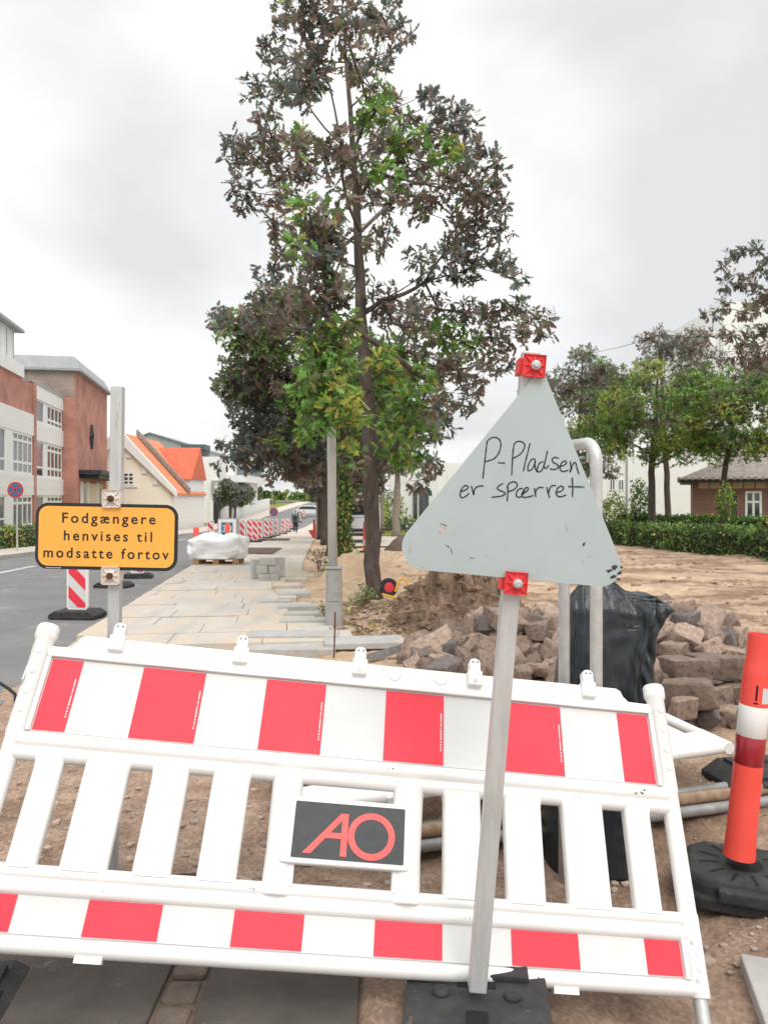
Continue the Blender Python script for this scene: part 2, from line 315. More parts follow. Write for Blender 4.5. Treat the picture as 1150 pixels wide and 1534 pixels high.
# lattice noise for terrain and heaps
_lat = np.random.default_rng(3).random((256, 256))
def vnoise(x, y):
    xi = np.floor(x).astype(int); yi = np.floor(y).astype(int); fx = x-xi; fy = y-yi; fx = fx*fx*(3-2*fx); fy = fy*fy*(3-2*fy)
    g = lambda i, j: _lat[i % 256, j % 256]
    return (g(xi,yi)*(1-fx)+g(xi+1,yi)*fx)*(1-fy)+(g(xi,yi+1)*(1-fx)+g(xi+1,yi+1)*fx)*fy
def fbm(x, y, o=5, gain=.5):
    r = 0; a = 1; t = 0
    for i in range(o): r = r+a*vnoise(x*2**i+17*i, y*2**i+31*i); t += a; a *= gain
    return r/t-.5

# ------------------------------------------------------------------ foliage
def leaf_template(kind):
    if kind == 'oak':
        half = [(0,0),(.035,.10),(.16,.24),(.08,.34),(.24,.50),(.10,.58),(.21,.76),(.08,.82),(.0,1.0)]
    else: half = [(0,0),(.22,.3),(.24,.6),(.0,1.0)]
    n = len(half); vs = [(x, y, -.12*abs(x)*2-.22*y*y) for x, y in half]+[(-x, y, -.12*abs(x)*2-.22*y*y) for x, y in half[1:-1]]
    f1 = list(range(n)); f2 = [0]+[n-1]+[n-1+i for i in range(n-2, 0, -1)]
    return np.array(vs, dtype=float), [f1, f2]
TPL = {k: leaf_template(k) for k in ('oak', 'small')}
def unit(a): return a/np.maximum(np.linalg.norm(a, axis=-1, keepdims=True), 1e-9)
def leaves_mesh(name, pos, dirs, nor, size, tint, kind, mt, parent=None, loc=None):
    V, Fs = TPL[kind]; n = len(pos); k = len(V)
    y = unit(dirs); x = unit(np.cross(y, nor)); z = np.cross(x, y)
    wx = rng.uniform(.65, 1.25, (n,1,1)); cz_ = rng.uniform(-.4, 2.6, (n,1,1))
    P = pos[:,None,:]+size[:,None,None]*(V[None,:,0:1]*wx*x[:,None,:]+V[None,:,1:2]*y[:,None,:]+V[None,:,2:3]*cz_*z[:,None,:])
    off = np.array(loc if loc is not None else (0,0,0), float)
    if parent:
        off = np.zeros(3); p = parent
        while p: off += np.array(p.location); p = p.parent
    P = (P-off).reshape(-1, 3)
    loops = np.concatenate([np.array(f) for f in Fs]); lens = [len(f) for f in Fs]; L = len(loops)
    me = bpy.data.meshes.new(name); me.vertices.add(n*k); me.vertices.foreach_set('co', P.astype(np.float32).ravel())
    me.loops.add(n*L); me.loops.foreach_set('vertex_index', (loops[None,:]+np.arange(n)[:,None]*k).ravel().astype(np.int32))
    starts = np.concatenate([[0], np.cumsum(lens)[:-1]]); me.polygons.add(n*len(Fs))
    me.polygons.foreach_set('loop_start', (starts[None,:]+np.arange(n)[:,None]*L).ravel().astype(np.int32))
    me.update(calc_edges=True)
    ca = me.color_attributes.new('tint', 'FLOAT_COLOR', 'POINT')
    c = np.ones((n, k, 4), np.float32); c[:,:,:3] = tint[:,None,:]; ca.data.foreach_set('color', c.ravel())
    me.materials.append(mt); o = bpy.data.objects.new(name, me); COL.objects.link(o)
    if parent: o.parent = parent
    else: o.location = off
    return o
BROWN, DARK, GREEN, YEL, OLIVE, HEDGE = (.25,.192,.158), (.145,.180,.166), (.18,.34,.08), (.42,.41,.09), (.15,.175,.09), (.062,.115,.032)
PAL = {'b': [(BROWN,.72),(DARK,.16),(OLIVE,.09),(GREEN,.03)], 'd': [(DARK,.58),(BROWN,.32),(OLIVE,.10)], 'g': [(GREEN,.75),(OLIVE,.15),(YEL,.1)],
       'y': [(YEL,.55),(GREEN,.45)], 'o': [(OLIVE,.5),(GREEN,.3),(BROWN,.2)], 'h': [(HEDGE,.84),(GREEN,.11),(YEL,.05)]}
def tints(code, n):
    p = PAL[code]; i = rng.choice(len(p), n, p=np.array([w for _, w in p])/sum(w for _, w in p))
    return np.array([c for c, _ in p])[i]*rng.uniform(.65, 1.4, (n, 1))*rng.uniform(.92, 1.08, (n, 3))
def sprigs(clusters, dens, leaf, per=7, minr=.0):
    """clusters: (centre, radius, code); leaves grow in whorls at twig tips. Returns arrays and twig tips."""
    P = []; D = []; Nn = []; S = []; T = []; tw = []
    for c, r, code in clusters:
        c = np.array(c); ns = max(2, int(dens*(r/.3)**2))
        u = unit(rng.normal(size=(ns, 3))); rad = r*rng.uniform(.35, 1.0, (ns, 1))**.6; tip = c+u*rad*np.array([1, 1, .8])
        sd = unit(u+np.array([0, 0, .35])+rng.normal(size=(ns, 3))*.45)
        tw += [(c, t) for t in tip]
        for i in range(ns):
            k = max(3, per+int(rng.integers(-2, 3))); q = rng.normal(size=(k, 3)); q = unit(q-(q@sd[i])[:,None]*sd[i])
            d = unit(sd[i]*rng.uniform(.1, 1.0, (k, 1))+q); nn = unit(sd[i]*.9+np.array([0, 0, .6])+rng.normal(size=(k, 3))*.5)
            P.append(np.repeat(tip[i][None], k, 0)+rng.normal(size=(k, 3))*leaf*.16); D.append(d); Nn.append(nn)
            S.append(leaf*rng.uniform(.65, 1.25, k)); T.append(tints(code, k))
    return np.concatenate(P), np.concatenate(D), np.concatenate(Nn), np.concatenate(S), np.concatenate(T), tw
def trunk_at(path, z):
    for (a, ra), (b, rb) in zip(path, path[1:]):
        if a.z <= z <= b.z:
            t = (z-a.z)/max(b.z-a.z, 1e-6); return a.lerp(b, t), ra+(rb-ra)*t
    return (path[0] if z < path[0][0].z else path[-1])
def tree(name, label, cat, path, clusters, leaf, dens, group=None, kind='oak', bark='bark', twigs=True, mt='leaf', per=7, limbs=True, lr=1.0):
    """path: [(Vector, radius)] of the trunk; a limb grows from the trunk to every leaf cluster."""
    base = path[0][0]; root = thing(name, label, cat, base, group)
    mb = MB(); pts = []; rs = []
    for (a, ra), (b, rb) in zip(path, path[1:]):
        for i in range(4):
            t = i/4; q = a.lerp(b, t); q = q+Vector((random.gauss(0, .1)*ra, random.gauss(0, .1)*ra, 0)) if i else q; pts.append(q); rs.append(ra+(rb-ra)*t)
    pts.append(path[-1][0]); rs.append(path[-1][1]); rs[0] *= 1.25
    mb.tube(pts, rs, 12)
    if limbs:
        # limbs fork: every leaf mass hangs on the nearest trunk point or on a limb already grown
        tops = [trunk_at(path, z) for z in np.linspace(path[1][0].z if len(path) > 2 else base.z+.4*(path[-1][0].z-base.z), path[-1][0].z, 24)]
        tp = np.array([p[:] for p, r in tops]); cc = [Vector(c) for c, r, k in clusters]
        order = sorted(range(len(cc)), key=lambda i: float(np.min(np.linalg.norm(tp-np.array(cc[i]), axis=1)))); par = {}; plen = {}; cnt = [1]*len(cc); done = []
        for i in order:
            c = np.array(cc[i]); hd = np.linalg.norm(tp[:,:2]-c[:2], axis=1); dz = c[2]-tp[:,2]; cost = np.linalg.norm(tp-c, axis=1)+np.maximum(0, .45*hd-dz)*.9; k = int(np.argmin(cost)); best = (float(cost[k]), ('t', k))
            if done:
                q = np.array([cc[j_] for j_ in done]); dd = np.linalg.norm(q-c, axis=1); cst = dd+.42*np.array([plen[j_] for j_ in done]); k2 = int(np.argmin(cst))
                if cst[k2] < best[0]: best = (float(cst[k2]), ('c', done[k2]))
            par[i] = best[1]; plen[i] = best[0] if best[1][0] == 't' else plen[best[1][1]]+(cc[i]-cc[best[1][1]]).length; done.append(i)
        for i in reversed(order):
            if par[i][0] == 'c': cnt[par[i][1]] += cnt[i]
        for i in order:
            kind_, k = par[i]; c = cc[i]
            if kind_ == 't': a, ra = tops[k]; a = Vector(a); r0 = min(ra*.6, .0105*lr*cnt[i]**.5+.004)
            else: a = cc[k]; r0 = .0105*lr*cnt[i]**.5+.003
            L = (c-a).length; mid = a.lerp(c, .5)+Vector((random.gauss(0, .09)*L, random.gauss(0, .09)*L, random.uniform(-.10, .06)*L if kind_ == 't' else random.gauss(0, .08)*L)); r1 = max(.0085*lr*max(cnt[i]-1, 0)**.5, .004*lr)
            q = [a*(1-t)**2+mid*2*t*(1-t)+c*t*t for t in (0, .25, .5, .75, 1)]
            mb.tube(q, [r0+(min(r0, r1)-r0)*t for t in (0, .25, .5, .75, 1)], 6)
    P, D, Nn, S, T, tw = sprigs(clusters, dens, leaf, per)
    if twigs:
        for c, t in tw:
            if random.random() < .7:
                c = Vector(c); t = Vector(t); m = c.lerp(t, .5)+Vector((random.gauss(0, .02), random.gauss(0, .02), random.gauss(0, .02)))
                mb.tube([c, m, t], [.006*lr+.002, .004*lr+.001, .0025*lr], 4)
    mb.build('trunk', M[bark], root, smooth=True, auto=180)
    leaves_mesh('crown', P, D, Nn, S, T, kind, M[mt], root)
    return root
def blob(cx, cy, cz, rx, ry, rz, n, r, codes, shell=.55):
    """cluster centres spread through an ellipsoid"""
    out = []
    for i in range(n):
        u = unit(rng.normal(size=3)); k = rng.uniform(shell**3, 1)**(1/3)
        out.append(((cx+u[0]*rx*k, cy+u[1]*ry*k, cz+u[2]*rz*k), r*rng.uniform(.75, 1.3), codes[int(rng.integers(len(codes)))]))
    return out
def hedge(name, label, a, b, width, h0, h, leaf, n, codes, group=None):
    """leafy box between two ground points"""
    a = Vector(a); b = Vector(b); d = (b-a); L = d.length; u = d/L; s = Vector((-u.y, u.x, 0)); root = thing(name, label, 'hedge', a, group)
    mb = MB(); q = []
    for z in (0, h*.86):
        for p, o in ((a, -1), (b, -1), (b, 1), (a, 1)): q.append(p+s*o*width*.36+Vector((0, 0, z+h0)))
    mb.add(q, [(3,2,1,0),(4,5,6,7),(0,1,5,4),(1,2,6,5),(2,3,7,6),(3,0,4,7)]); mb.build('branches', M['hedgecore'], root)
    t = rng.uniform(-.01, 1.01, n)*L; f = rng.random(n); side = rng.random(n)
    w_ = np.where(side < .3, -1, np.where(side < .55, 1, rng.uniform(-1, 1, n)))*width*.5*(.93+.4*fbm(t*1.3, f*3, 4)); zz = np.where(side < .55, f, 1.0-.1*rng.random(n)**2)*h*(1+.36*fbm(t*1.1, w_*2, 5))
    P = np.array(a)+t[:,None]*np.array(u)+w_[:,None]*np.array(s)+np.stack([0*t, 0*t, zz+h0], 1)+rng.normal(size=(n,3))*.04
    out = np.array(s)*np.sign(w_)[:,None]*(side < .55)[:,None]+np.array([0,0,1])*(side >= .55)[:,None]
    nn = unit(out+rng.normal(size=(n,3))*.55); D = unit(np.cross(nn, rng.normal(size=(n,3)))+out*.5+np.array([0,0,.3]))
    patch = fbm(t*.9, zz*2+w_, 3); T = np.zeros((n,3)); lab = np.clip(((patch+.22)/.44*len(codes)).astype(int), 0, len(codes)-1)
    for i, c in enumerate(codes):
        k = lab == i; T[k] = tints(c, int(k.sum()))
    leaves_mesh('leaves', P, D, nn, leaf*rng.uniform(.6, 1.3, n), T, 'small', M['leafs'], root)
    return root
M['hedgecore'] = mat('hedge_inner_twigs', (.012,.016,.008), (.03,.028,.016), 12, .95, .6)
# ------------------------------------------------------------------ terrain
XP = [(-50,-.3),(7.5,-.5),(13,-1.4),(20,-2.1),(40,-3.6),(60,-4.2),(100,-4.5),(900,-4.5)]      # right edge of the pavement
def sstep(a, b, x): t = np.clip((x-a)/(b-a), 0, 1); return t*t*(3-2*t)
def base_h(x, y):
    g = np.interp(y, [a for a, b in GY], [b for a, b in GY]); return g*(1-.45*sstep(0, 7, x))
MOUNDS = [(.55,9.35,1.0,.75,.30),(-.62,13.6,.55,.6,.22),(.35,13.4,.9,.8,.22),(2.4,14.5,1.8,.7,.06),(-.1,17.5,1.2,1.0,.2),(1.15,20.5,1.4,1.2,.3),(4.6,13.0,2.2,.6,.08),(5.6,16.0,2.0,.6,.06),(2.5,6.4,1.3,.8,.14),(1.25,7.0,.9,.8,.14),(-.35,10.4,.5,.5,.08),(9.3,20,1.2,.5,.12),(8.0,18.0,2.5,.5,.06)]
def ground_h(x, y):
    x = np.asarray(x, float); y = np.asarray(y, float)
    h = base_h(x, y); xp = np.interp(y, [a for a, b in XP], [b for a, b in XP]); e = np.interp(y, [a for a, b in EN], [b for a, b in EN])
    paved = np.where(y > 7.2, sstep(.05, -.35, x-xp), sstep(.1, -.3, x-e))
    front = sstep(.05, -.12, x+.07)*sstep(2.75, 2.55, y)
    rough = (1-paved)*(1-front)
    rgh = sstep(.8, 2.2, x)*sstep(6.5, 8.5, y)
    n = (.10-.02*rgh)*fbm(x*.7, y*.9, 5, .55)+rgh*.10*fbm(x*2.4+3, y*5.5, 5, .7)+.055*fbm(x*3.1+9, y*3.7, 4)+.03*fbm(x*11, y*11, 3)
    ruts = .05*fbm(x*.5+40, y*3.2, 3)*sstep(2.2, 4, x)*sstep(7, 10, y)
    far = sstep(60, 25, y)
    h = h+rough*far*(n+ruts)-.055*paved*np.clip(1+.01*(y-10), 1, 3)-.08*front-(paved*sstep(20, 60, y))*.25
    for mx, my, rx, ry, a in MOUNDS:
        d = ((x-mx)/rx)**2+((y-my)/ry)**2; h = h+rough*a*np.exp(-d*1.1)*(1+.5*fbm(x*3, y*3, 4))
    h = h-.15*np.exp(-(((x-1.0)/.55)**2+((y-2.95)/.55)**2))*(1-front)-.07*np.exp(-(((x-.95)/.3)**2+((y-2.2)/.35)**2))*(1-front)
    return h
def HZ(x, y): return float(ground_h(np.array([x]), np.array([y]))[0])
def axis_pts(lo, a, b, hi, step, k):
    p = list(np.arange(a, b, step)); d = step
    while p[-1] < hi: d *= k; p.append(p[-1]+d)
    d = step
    while p[0] > lo: d *= k; p.insert(0, p[0]-d)
    return np.array(p)
def grid_mesh(name, X, Y, Z, col=None, mt=None):
    ny, nx = X.shape; me = bpy.data.meshes.new(name); me.vertices.add(nx*ny)
    me.vertices.foreach_set('co', np.stack([X, Y, Z], -1).astype(np.float32).ravel())
    i = np.arange(nx*ny).reshape(ny, nx); q = np.stack([i[:-1,:-1], i[:-1,1:], i[1:,1:], i[1:,:-1]], -1).reshape(-1, 4)
    me.loops.add(q.size); me.loops.foreach_set('vertex_index', q.astype(np.int32).ravel()); me.polygons.add(len(q))
    me.polygons.foreach_set('loop_start', np.arange(0, q.size, 4).astype(np.int32)); me.update(calc_edges=True)
    me.polygons.foreach_set('use_smooth', [True]*len(q))
    if col is not None:
        ca = me.color_attributes.new('zone', 'FLOAT_COLOR', 'POINT'); c = np.ones((nx*ny, 4), np.float32); c[:,:3] = col.reshape(-1, 3); ca.data.foreach_set('color', c.ravel())
    me.materials.append(mt); o = bpy.data.objects.new(name, me); COL.objects.link(o); return o
M['earth'] = ground_mat()
xs = axis_pts(-700, -3.2, 4.2, 700, .032, 1.05); ys = axis_pts(-12, 1.6, 8.5, 1200, .032, 1.024)
GX, GYY = np.meshgrid(xs, ys); GZ = ground_h(GX, GYY)
s_ = sstep(6.2, 7.4, GYY+1.2*fbm(GX*1.2, GYY*1.2, 4))*.95
s_ = np.maximum(s_, sstep(1.0, 2.6, GX+.9*fbm(GX*1.5, GYY*1.5, 4))*.42)
s_ = s_*(1-.7*np.exp(-(((GX-.25)/.9)**2+((GYY-9.3)/.9)**2)))*(1-.85*sstep(-.02, .10, fbm(GX*.8+5, GYY*2.0, 6, .6))*sstep(.6, 2.2, GX))
ch_ = sstep(-.04, .07, fbm(GX*.55+11, GYY*2.4+3, 6, .62))*sstep(1.2, 2.6, GX+.2*fbm(GX*2, GYY*2, 3))*sstep(7.0, 8.5, GYY)*.85
ch_ = np.maximum(ch_, .55*sstep(.04, .14, fbm(GX*1.7, GYY*1.9, 5))*sstep(7, 6, GYY)); gr = sstep(46, 48, GYY)*sstep(-1, 0, GX)*sstep(400, 300, GYY); gr = np.maximum(gr, sstep(24, 27, GYY)*sstep(9.6, 10.6, GX)); gr = np.maximum(gr, sstep(150, 170, GYY)); gr = np.maximum(gr, sstep(-3, -3.6, GX-np.interp(GYY, [a for a, b in EF], [b for a, b in EF])))
tag(grid_mesh('ground', GX, GYY, GZ, np.stack([s_, gr, ch_], -1), M['earth']), kind='structure')
def strip(name, left, right, y0, y1, step, dz, mt, nx=6, kind='structure', fn=G):
    Y = [y0]
    while Y[-1] < y1: Y.append(min(y1, Y[-1]+max(step, .03*Y[-1])))
    Y = np.array(Y); t = np.linspace(0, 1, nx); l = np.array([left(v) for v in Y]); r = np.array([right(v) for v in Y])
    X = l[:,None]*(1-t)+r[:,None]*t; YY = np.repeat(Y[:,None], nx, 1); Z = np.array([G(v) for v in Y])[:,None]+dz+0*X
    return tag(grid_mesh(name, X, YY, Z, None, mt), kind=kind)
strip('road', lambda y: ip(EF, y), lambda y: ip(EN, y)+.15, -6, 300, .8, .0, M['asphalt'])
tag(strip('road_marking', lambda y: ip(EF, y)+1.82, lambda y: ip(EF, y)+1.98, 4, 19, .5, .006, M['roadline'], 2), kind='structure')
for a, b in ((24, 30), (36, 43), (50, 58)): strip('road_marking', lambda y: ip(EF, y)+1.82, lambda y: ip(EF, y)+1.98, a, b, .5, .006, M['roadline'], 2)
strip('opposite_pavement', lambda y: ip(EF, y)-2.6, lambda y: ip(EF, y)-.14, -6, 150, 1, .12, M['slab'])
kb = MB()
for i in range(75):
    y0, y1 = -4+i*2.0, -4+i*2.0+1.985
    a, b = ip(EF, y0), ip(EF, y1); g0, g1 = G(y0), G(y1)
    kb.add([(a-.14,y0,g0-.1),(a,y0,g0-.1),(b,y1,g1-.1),(b-.14,y1,g1-.1),(a-.14,y0,g0+.125),(a,y0,g0+.125),(b,y1,g1+.125),(b-.14,y1,g1+.125)], [(4,5,6,7),(0,1,5,4),(1,2,6,5),(2,3,7,6),(3,0,4,7)])
tag(kb.build('road_kerb', M['kerb']), kind='structure')
# pavement flags: courses square to the street, ragged on the right where they are being relaid
pv = MB(); U = Vector((-.128, .9918, 0)); Vd = Vector((.9918, .128, 0)); dcourse = .63; k = 0; s = 7.75; JIT = [.25,.10,-.05,-.35,.0,-.45,-.15,.05,-.5,.0,-.3,.1]
while s < 66:
    y = s; xl, xr = ip(EN, y)+.18, ip(XP, y)+(JIT[k % 12] if s < 16 else 0)
    x = xr; big = dcourse if s < 24 else dcourse*2
    wmod = .92
    first = True
    while x > xl:
        wd = wmod*(.55 if (first and k % 2) else 1); first = False; x0 = max(x-wd, xl-.1)
        z = G(y)+.062+random.gauss(0, .0018); tl = random.gauss(0, .0015)
        P0 = Vector((0, y, 0)); c = []
        for xx, ss in ((x0+.0035, .0035), (x-.0035, .0035), (x-.0035, big-.0035), (x0+.0035, big-.0035)): c.append(Vector((xx-.128*ss, y+ss+.128*(xx-xr), 0)))
        vs = [(p.x, p.y, z-.085) for p in c]+[(p.x, p.y, G(p.y)-G(y)+z+tl*j) for j, p in enumerate(c)]
        pv.add(vs, [(4,5,6,7),(0,1,5,4),(1,2,6,5),(2,3,7,6),(3,0,4,7)]); x = x0
    s += big; k += 1
tag(pv.build('pavement', M['slab'], bevel=.004, seg=1), kind='structure')
strip('far_pavement', lambda y: ip(EN, y)+.18, lambda y: ip(XP, y), 66, 200, 1, .05, M['slab'])
# worn flags and a strip of setts in front of the barrier
M['dugsoil0'] = mat('joint_sand', (.20,.15,.11), (.13,.10,.075), 30, .95, .5)
M['settbrown'] = mat('brown_setts', (.20,.155,.125), (.13,.10,.082), 9, .85, .6, 60)
fv = MB()
for x0, x1, y0, y1 in ((-2.6,-1.42,1.0,2.02),(-1.41,-.675,1.0,2.02),(-2.6,-1.42,2.03,2.62),(-1.41,-.675,2.03,2.62),(-.545,-.075,1.0,2.64)): fv.box(x0, x1, y0, y1, -.09, .012+random.gauss(0, .002))
tag(fv.build('front_pavement', M['flag_dark'], bevel=.006, seg=2), kind='structure')
fv = MB(); fv.box(-.674, -.546, 1.0, 2.62, -.09, -.006); tag(fv.build('joint_sand', M['dugsoil0'], bevel=0), kind='structure'); fv = MB()
for i in range(14): y0 = 1.0+i*.116; fv.box(-.662+random.gauss(0,.003), -.558+random.gauss(0,.003), y0, y0+.104+random.gauss(0,.003), -.09, .006+random.gauss(0,.003))
tag(fv.build('sett_strip', M['settbrown'], bevel=.012, seg=2), kind='structure')
def patch(name, quad, n, dz, mt):
    q = [np.array(p) for p in quad]; t = np.linspace(0, 1, n); a, b = np.meshgrid(t, t)
    P = (q[0][None,None]*((1-a)*(1-b))[...,None]+q[1][None,None]*(a*(1-b))[...,None]+q[2][None,None]*(a*b)[...,None]+q[3][None,None]*((1-a)*b)[...,None])
    X, Y = P[...,0], P[...,1]; return tag(grid_mesh(name, X, Y, base_h(X, Y)+dz, None, mt), kind='structure')
patch('parking_area', ((-2.2,30),(9,30),(9.5,47),(-2.6,47)), 24, .075, M['slab'])
M['dugsoil'] = mat('dark_dug_soil', (.09,.065,.05), (.17,.125,.095), 5, .95, .8, 40)
patch('soil_patch', ((-5.2,24.2),(-3.45,23.8),(-3.75,28.3),(-5.6,28.5)), 12, .085, M['dugsoil'])
patch('soil_patch', ((-6.3,37.5),(-4.6,37.3),(-5.0,41),(-6.6,41.2)), 8, .10, M['dugsoil'])
# loose grit on the near soil
gv = []; gf = []
ico = bmesh.new(); bmesh.ops.create_icosphere(ico, subdivisions=1, radius=1); iv = np.array([v.co[:] for v in ico.verts]); ifs = [tuple(v.index for v in f.verts) for f in ico.faces]; ico.free()
n = 0; gm = MB()
for i in range(2600):
    y = 2.55+(random.random()**1.5)*6; x = random.uniform(-.62*y-.2, .62*y+.2)
    if x < -.05 and y < 2.7 or x < ip(EN, y)+.3: continue
    r = random.choice((.004,.006,.006,.009,.012,.018))*random.uniform(.8, 1.4); z = HZ(x, y)
    q = iv*np.array([r*random.uniform(.7,1.4), r*random.uniform(.7,1.3), r*random.uniform(.45,.9)])*(1+.25*rng.normal(size=(len(iv),1))*.5)
    gm.add([(x+a, y+b, z+c+r*.25) for a, b, c in q], ifs)
M['grit'] = mat('grit', (.50,.40,.32), (.20,.15,.12), 3, .9, .3)
tag(gm.build('loose_grit', M['grit']), kind='stuff')

# clods and broken earth over the sandy ground on the right
cm = MB()
for i in range(3200):
    y = 6.5+20*random.random()**1.4; x = random.uniform(.3, .56*y+.6)
    if fbm(np.array([x*.8]), np.array([y*1.6]), 4)[0] < -.03 or x > 10.2: continue
    r = random.choice((.012,.02,.02,.03,.045))*random.uniform(.7, 1.4)*(1+.02*y); z = HZ(x, y)
    q = iv*np.array([r*random.uniform(.8,1.7), r*random.uniform(.8,1.5), r*random.uniform(.4,.8)])*(1+.3*rng.normal(size=(len(iv),1))*.5); cm.add([(x+a, y+b, z+c_) for a, b, c_ in q], ifs)
M['clod'] = mat('clods', (.26,.165,.11), (.46,.33,.22), 3, .95, .5, 40)
tag(cm.build('earth_clods', M['clod']), kind='stuff')
# ------------------------------------------------------------------ road barrier (plastic fence panel)
BR = Matrix(((0.98943627,-0.13626613,0.0494713),(0.08570925,0.82508946,0.55846334),(-0.11691789,-0.54832373,0.82805271)))
def make_barrier(label):
    t = thing('road_barrier', label, 'road barrier')
    XL, XR = -1.205, .955
    m = MB()                                          # moulded body
    m.prism([(-1.18,.55),(.93,.55),(.93,.866),(.85,.868),(.832,.885),(.824,.905),(.808,.914),(-1.072,.914),(-1.088,.905),(-1.096,.885),(-1.112,.868),(-1.18,.866)], .016, .046)
    m.prism([(-1.18,0),(.93,0),(.93,.15),(-1.18,.15)], .018, .044)
    # raised rim round the striped boards
    for x0, x1, z0, z1 in ((-1.175,.925,.826,.846),(-1.175,-1.160,.58,.826),(.911,.926,.58,.826),(-1.175,-1.160,.02,.125),(.911,.926,.02,.125)): m.box(x0, x1, -.002, .02, z0, z1)
    m.box(-1.094, .83, .006, .02, .846, .852)
    m.build('panel', M['white'], t, bevel=.006, seg=3, smooth=True)
    m = MB()
    for z, r in ((.553,.0265),(.513,.0235),(.181,.021),(.141,.0215),(-.001,.0235)):
        m.tube([(XL+.01,.022,z),(-.9,.022,z),(-.125,.022,z),(.6,.022,z),(XR-.01,.022,z)], r, 20, flat=1.15)
    m.box(-1.17, .92, .004, .04, .52, .545); m.box(-1.17, .92, .006, .04, .148, .174)
    m.box(-.86, -.785, .0, .035, -.036, -.018); m.box(.5, .575, .0, .035, -.036, -.018)
    m.build('rail', M['white'], t, smooth=True, auto=50)
    def slat(xa, xb, fl, fr):
        m = MB(); secs = []
        for z, e in ((.19,.0),(.21,0),(.43,0),(.47,.0),(.487,.04),(.497,.12),(.503,.2)):
            a, b = xa-fl*e, xb+fr*e; rr = .016
            pts = rrect(a, b, -.004, .046, rr, 4); secs.append([(p, q, z) for p, q in pts])
        m.loft(secs); m.build('slat', M['white'], t, smooth=True, auto=60)
    for a, b, fl, fr in ((-1.116,-1.03,.05,0),(-.965,-.828,0,.06),(-.757,-.644,.05,0),(-.57,-.452,0,.06),(.172,.294,.06,0),(.372,.495,0,.05),(.567,.705,.06,0),(.78,.867,0,.05)): slat(a, b, fl, fr)
    m = MB()                                          # logo holder
    for x in (-.332, .058): m.tube([(x,.02,.165),(x,.02,.3),(x,.02,.515)], [.045,.044,.05], 18, flat=.8)
    fo = rrect(-.335, .062, .252, .443, .012, 4); m.prism(fo, -.022, .02)
    m.prism(rrect(-.335, .062, .19, .254, .004, 2)[::1], .004, .02) if False else None
    m.box(-.33, -.285, -.004, .03, .19, .26); m.box(.012, .06, -.004, .03, .19, .26)
    m.build('logo_holder', M['white'], t, bevel=.004, seg=2, smooth=True)
    m = MB(); m.prism(rrect(-.300, .043, .268, .429, .003, 2), -.0245, -.021)
    lp = m.build('logo_plate', M['plate'], t)
    m = MB()                                          # AO letters
    def P(px, pz): return (-.300+.343*px/478, .429-.161*pz/238)
    # A: long left leg, upright right leg, crossbar; O: ring
    yl, yh = -.0258, -.024
    def poly(q, e=[0]): e[0] += 1; m.prism([P(*p) for p in q][::-1], yl-.00012*e[0], yh)
    poly([(45,218),(200,42),(232,42),(80,218)]); poly([(200,42),(232,42),(232,222),(205,222),(205,80)]); poly([(140,126),(212,126),(212,150),(118,150)])
    n = 44; cx, cz, ro, ri = 335, 130, 102, 74; vs = []; fs = []
    for y in (yl-.0003, yh):
        for rr in (ro, ri): vs += [(lambda q: (q[0], y, q[1]))(P(cx+rr*math.cos(2*math.pi*i/n), cz+rr*.98*math.sin(2*math.pi*i/n))) for i in range(n)]
    for i in range(n): j = (i+1) % n; fs += [(i, n+i, n+j, j), (2*n+i, i, j, 2*n+j), (n+i, 3*n+i, 3*n+j, n+j)]
    m.add(vs, fs); m.build('lettering', M['logored'], lp)
    m = MB()
    for z0, z1 in ((.581,.8235),(.0245,.1225)): m.box(-1.1595, .9105, .0125, .017, z0, z1)
    m.build('white_sheeting', M['sheet'], t)
    X = [(-1.156,-1.056),(-.857,-.649),(-.443,-.24),(-.031,.171),(.381,.588),(.797,.907)]
    for x0, x1 in X:
        for z0, z1 in ((.584,.8205),(.0275,.1205)):
            m = MB(); m.box(x0, x1, .0098, .0124, z0, z1)
            o = m.build('red_stripe', M['red'], t)
            if z0 > .3 and x1 < .75:
                q = MB(); z = .63; rnd = random.Random(5)
                while z < .755: d = rnd.uniform(.002, .007); q.box(x1-.0115, x1-.0070, .0091, .0096, z, z+d); z += d+rnd.choice((.0012,.0012,.004))
                q.build('fine_print', M['sheet'], o)
    m = MB(); rn = random.Random(11)
    for cx, cz, y, k_, n0 in ((.0,.553,-.0092,.007,3),(.0,.515,-.0055,.004,2),(.84,.548,-.009,.016,6),(.62,.512,-.0055,.008,3),(-.40,.178,-.0045,.006,3),(-.83,.142,-.0045,.007,3),(.25,.14,-.0045,.005,2),(-.95,.553,-.0092,.005,2),(.45,-.002,-.0055,.006,3)):
        for _ in range(n0):
            a0 = rn.uniform(0, 6); q = []; x0, z0, L = cx+rn.gauss(0, k_), cz+rn.gauss(0, k_*.25), k_*rn.uniform(.3, 1.1); w2 = rn.uniform(.0006, .0016)
            d_ = (math.cos(a0)*L, math.sin(a0)*L*.35); m.add([(x0, y-.001, z0-w2), (x0+d_[0]*.5, y-.001, z0+d_[1]*.5-w2*1.6), (x0+d_[0], y-.001, z0+d_[1]), (x0+d_[0]*.5, y-.001, z0+d_[1]*.5+w2*1.6), (x0, y-.001, z0+w2)], [(0,1,2,3,4)])
    m.build('scuff_mark', M['dark'], t)
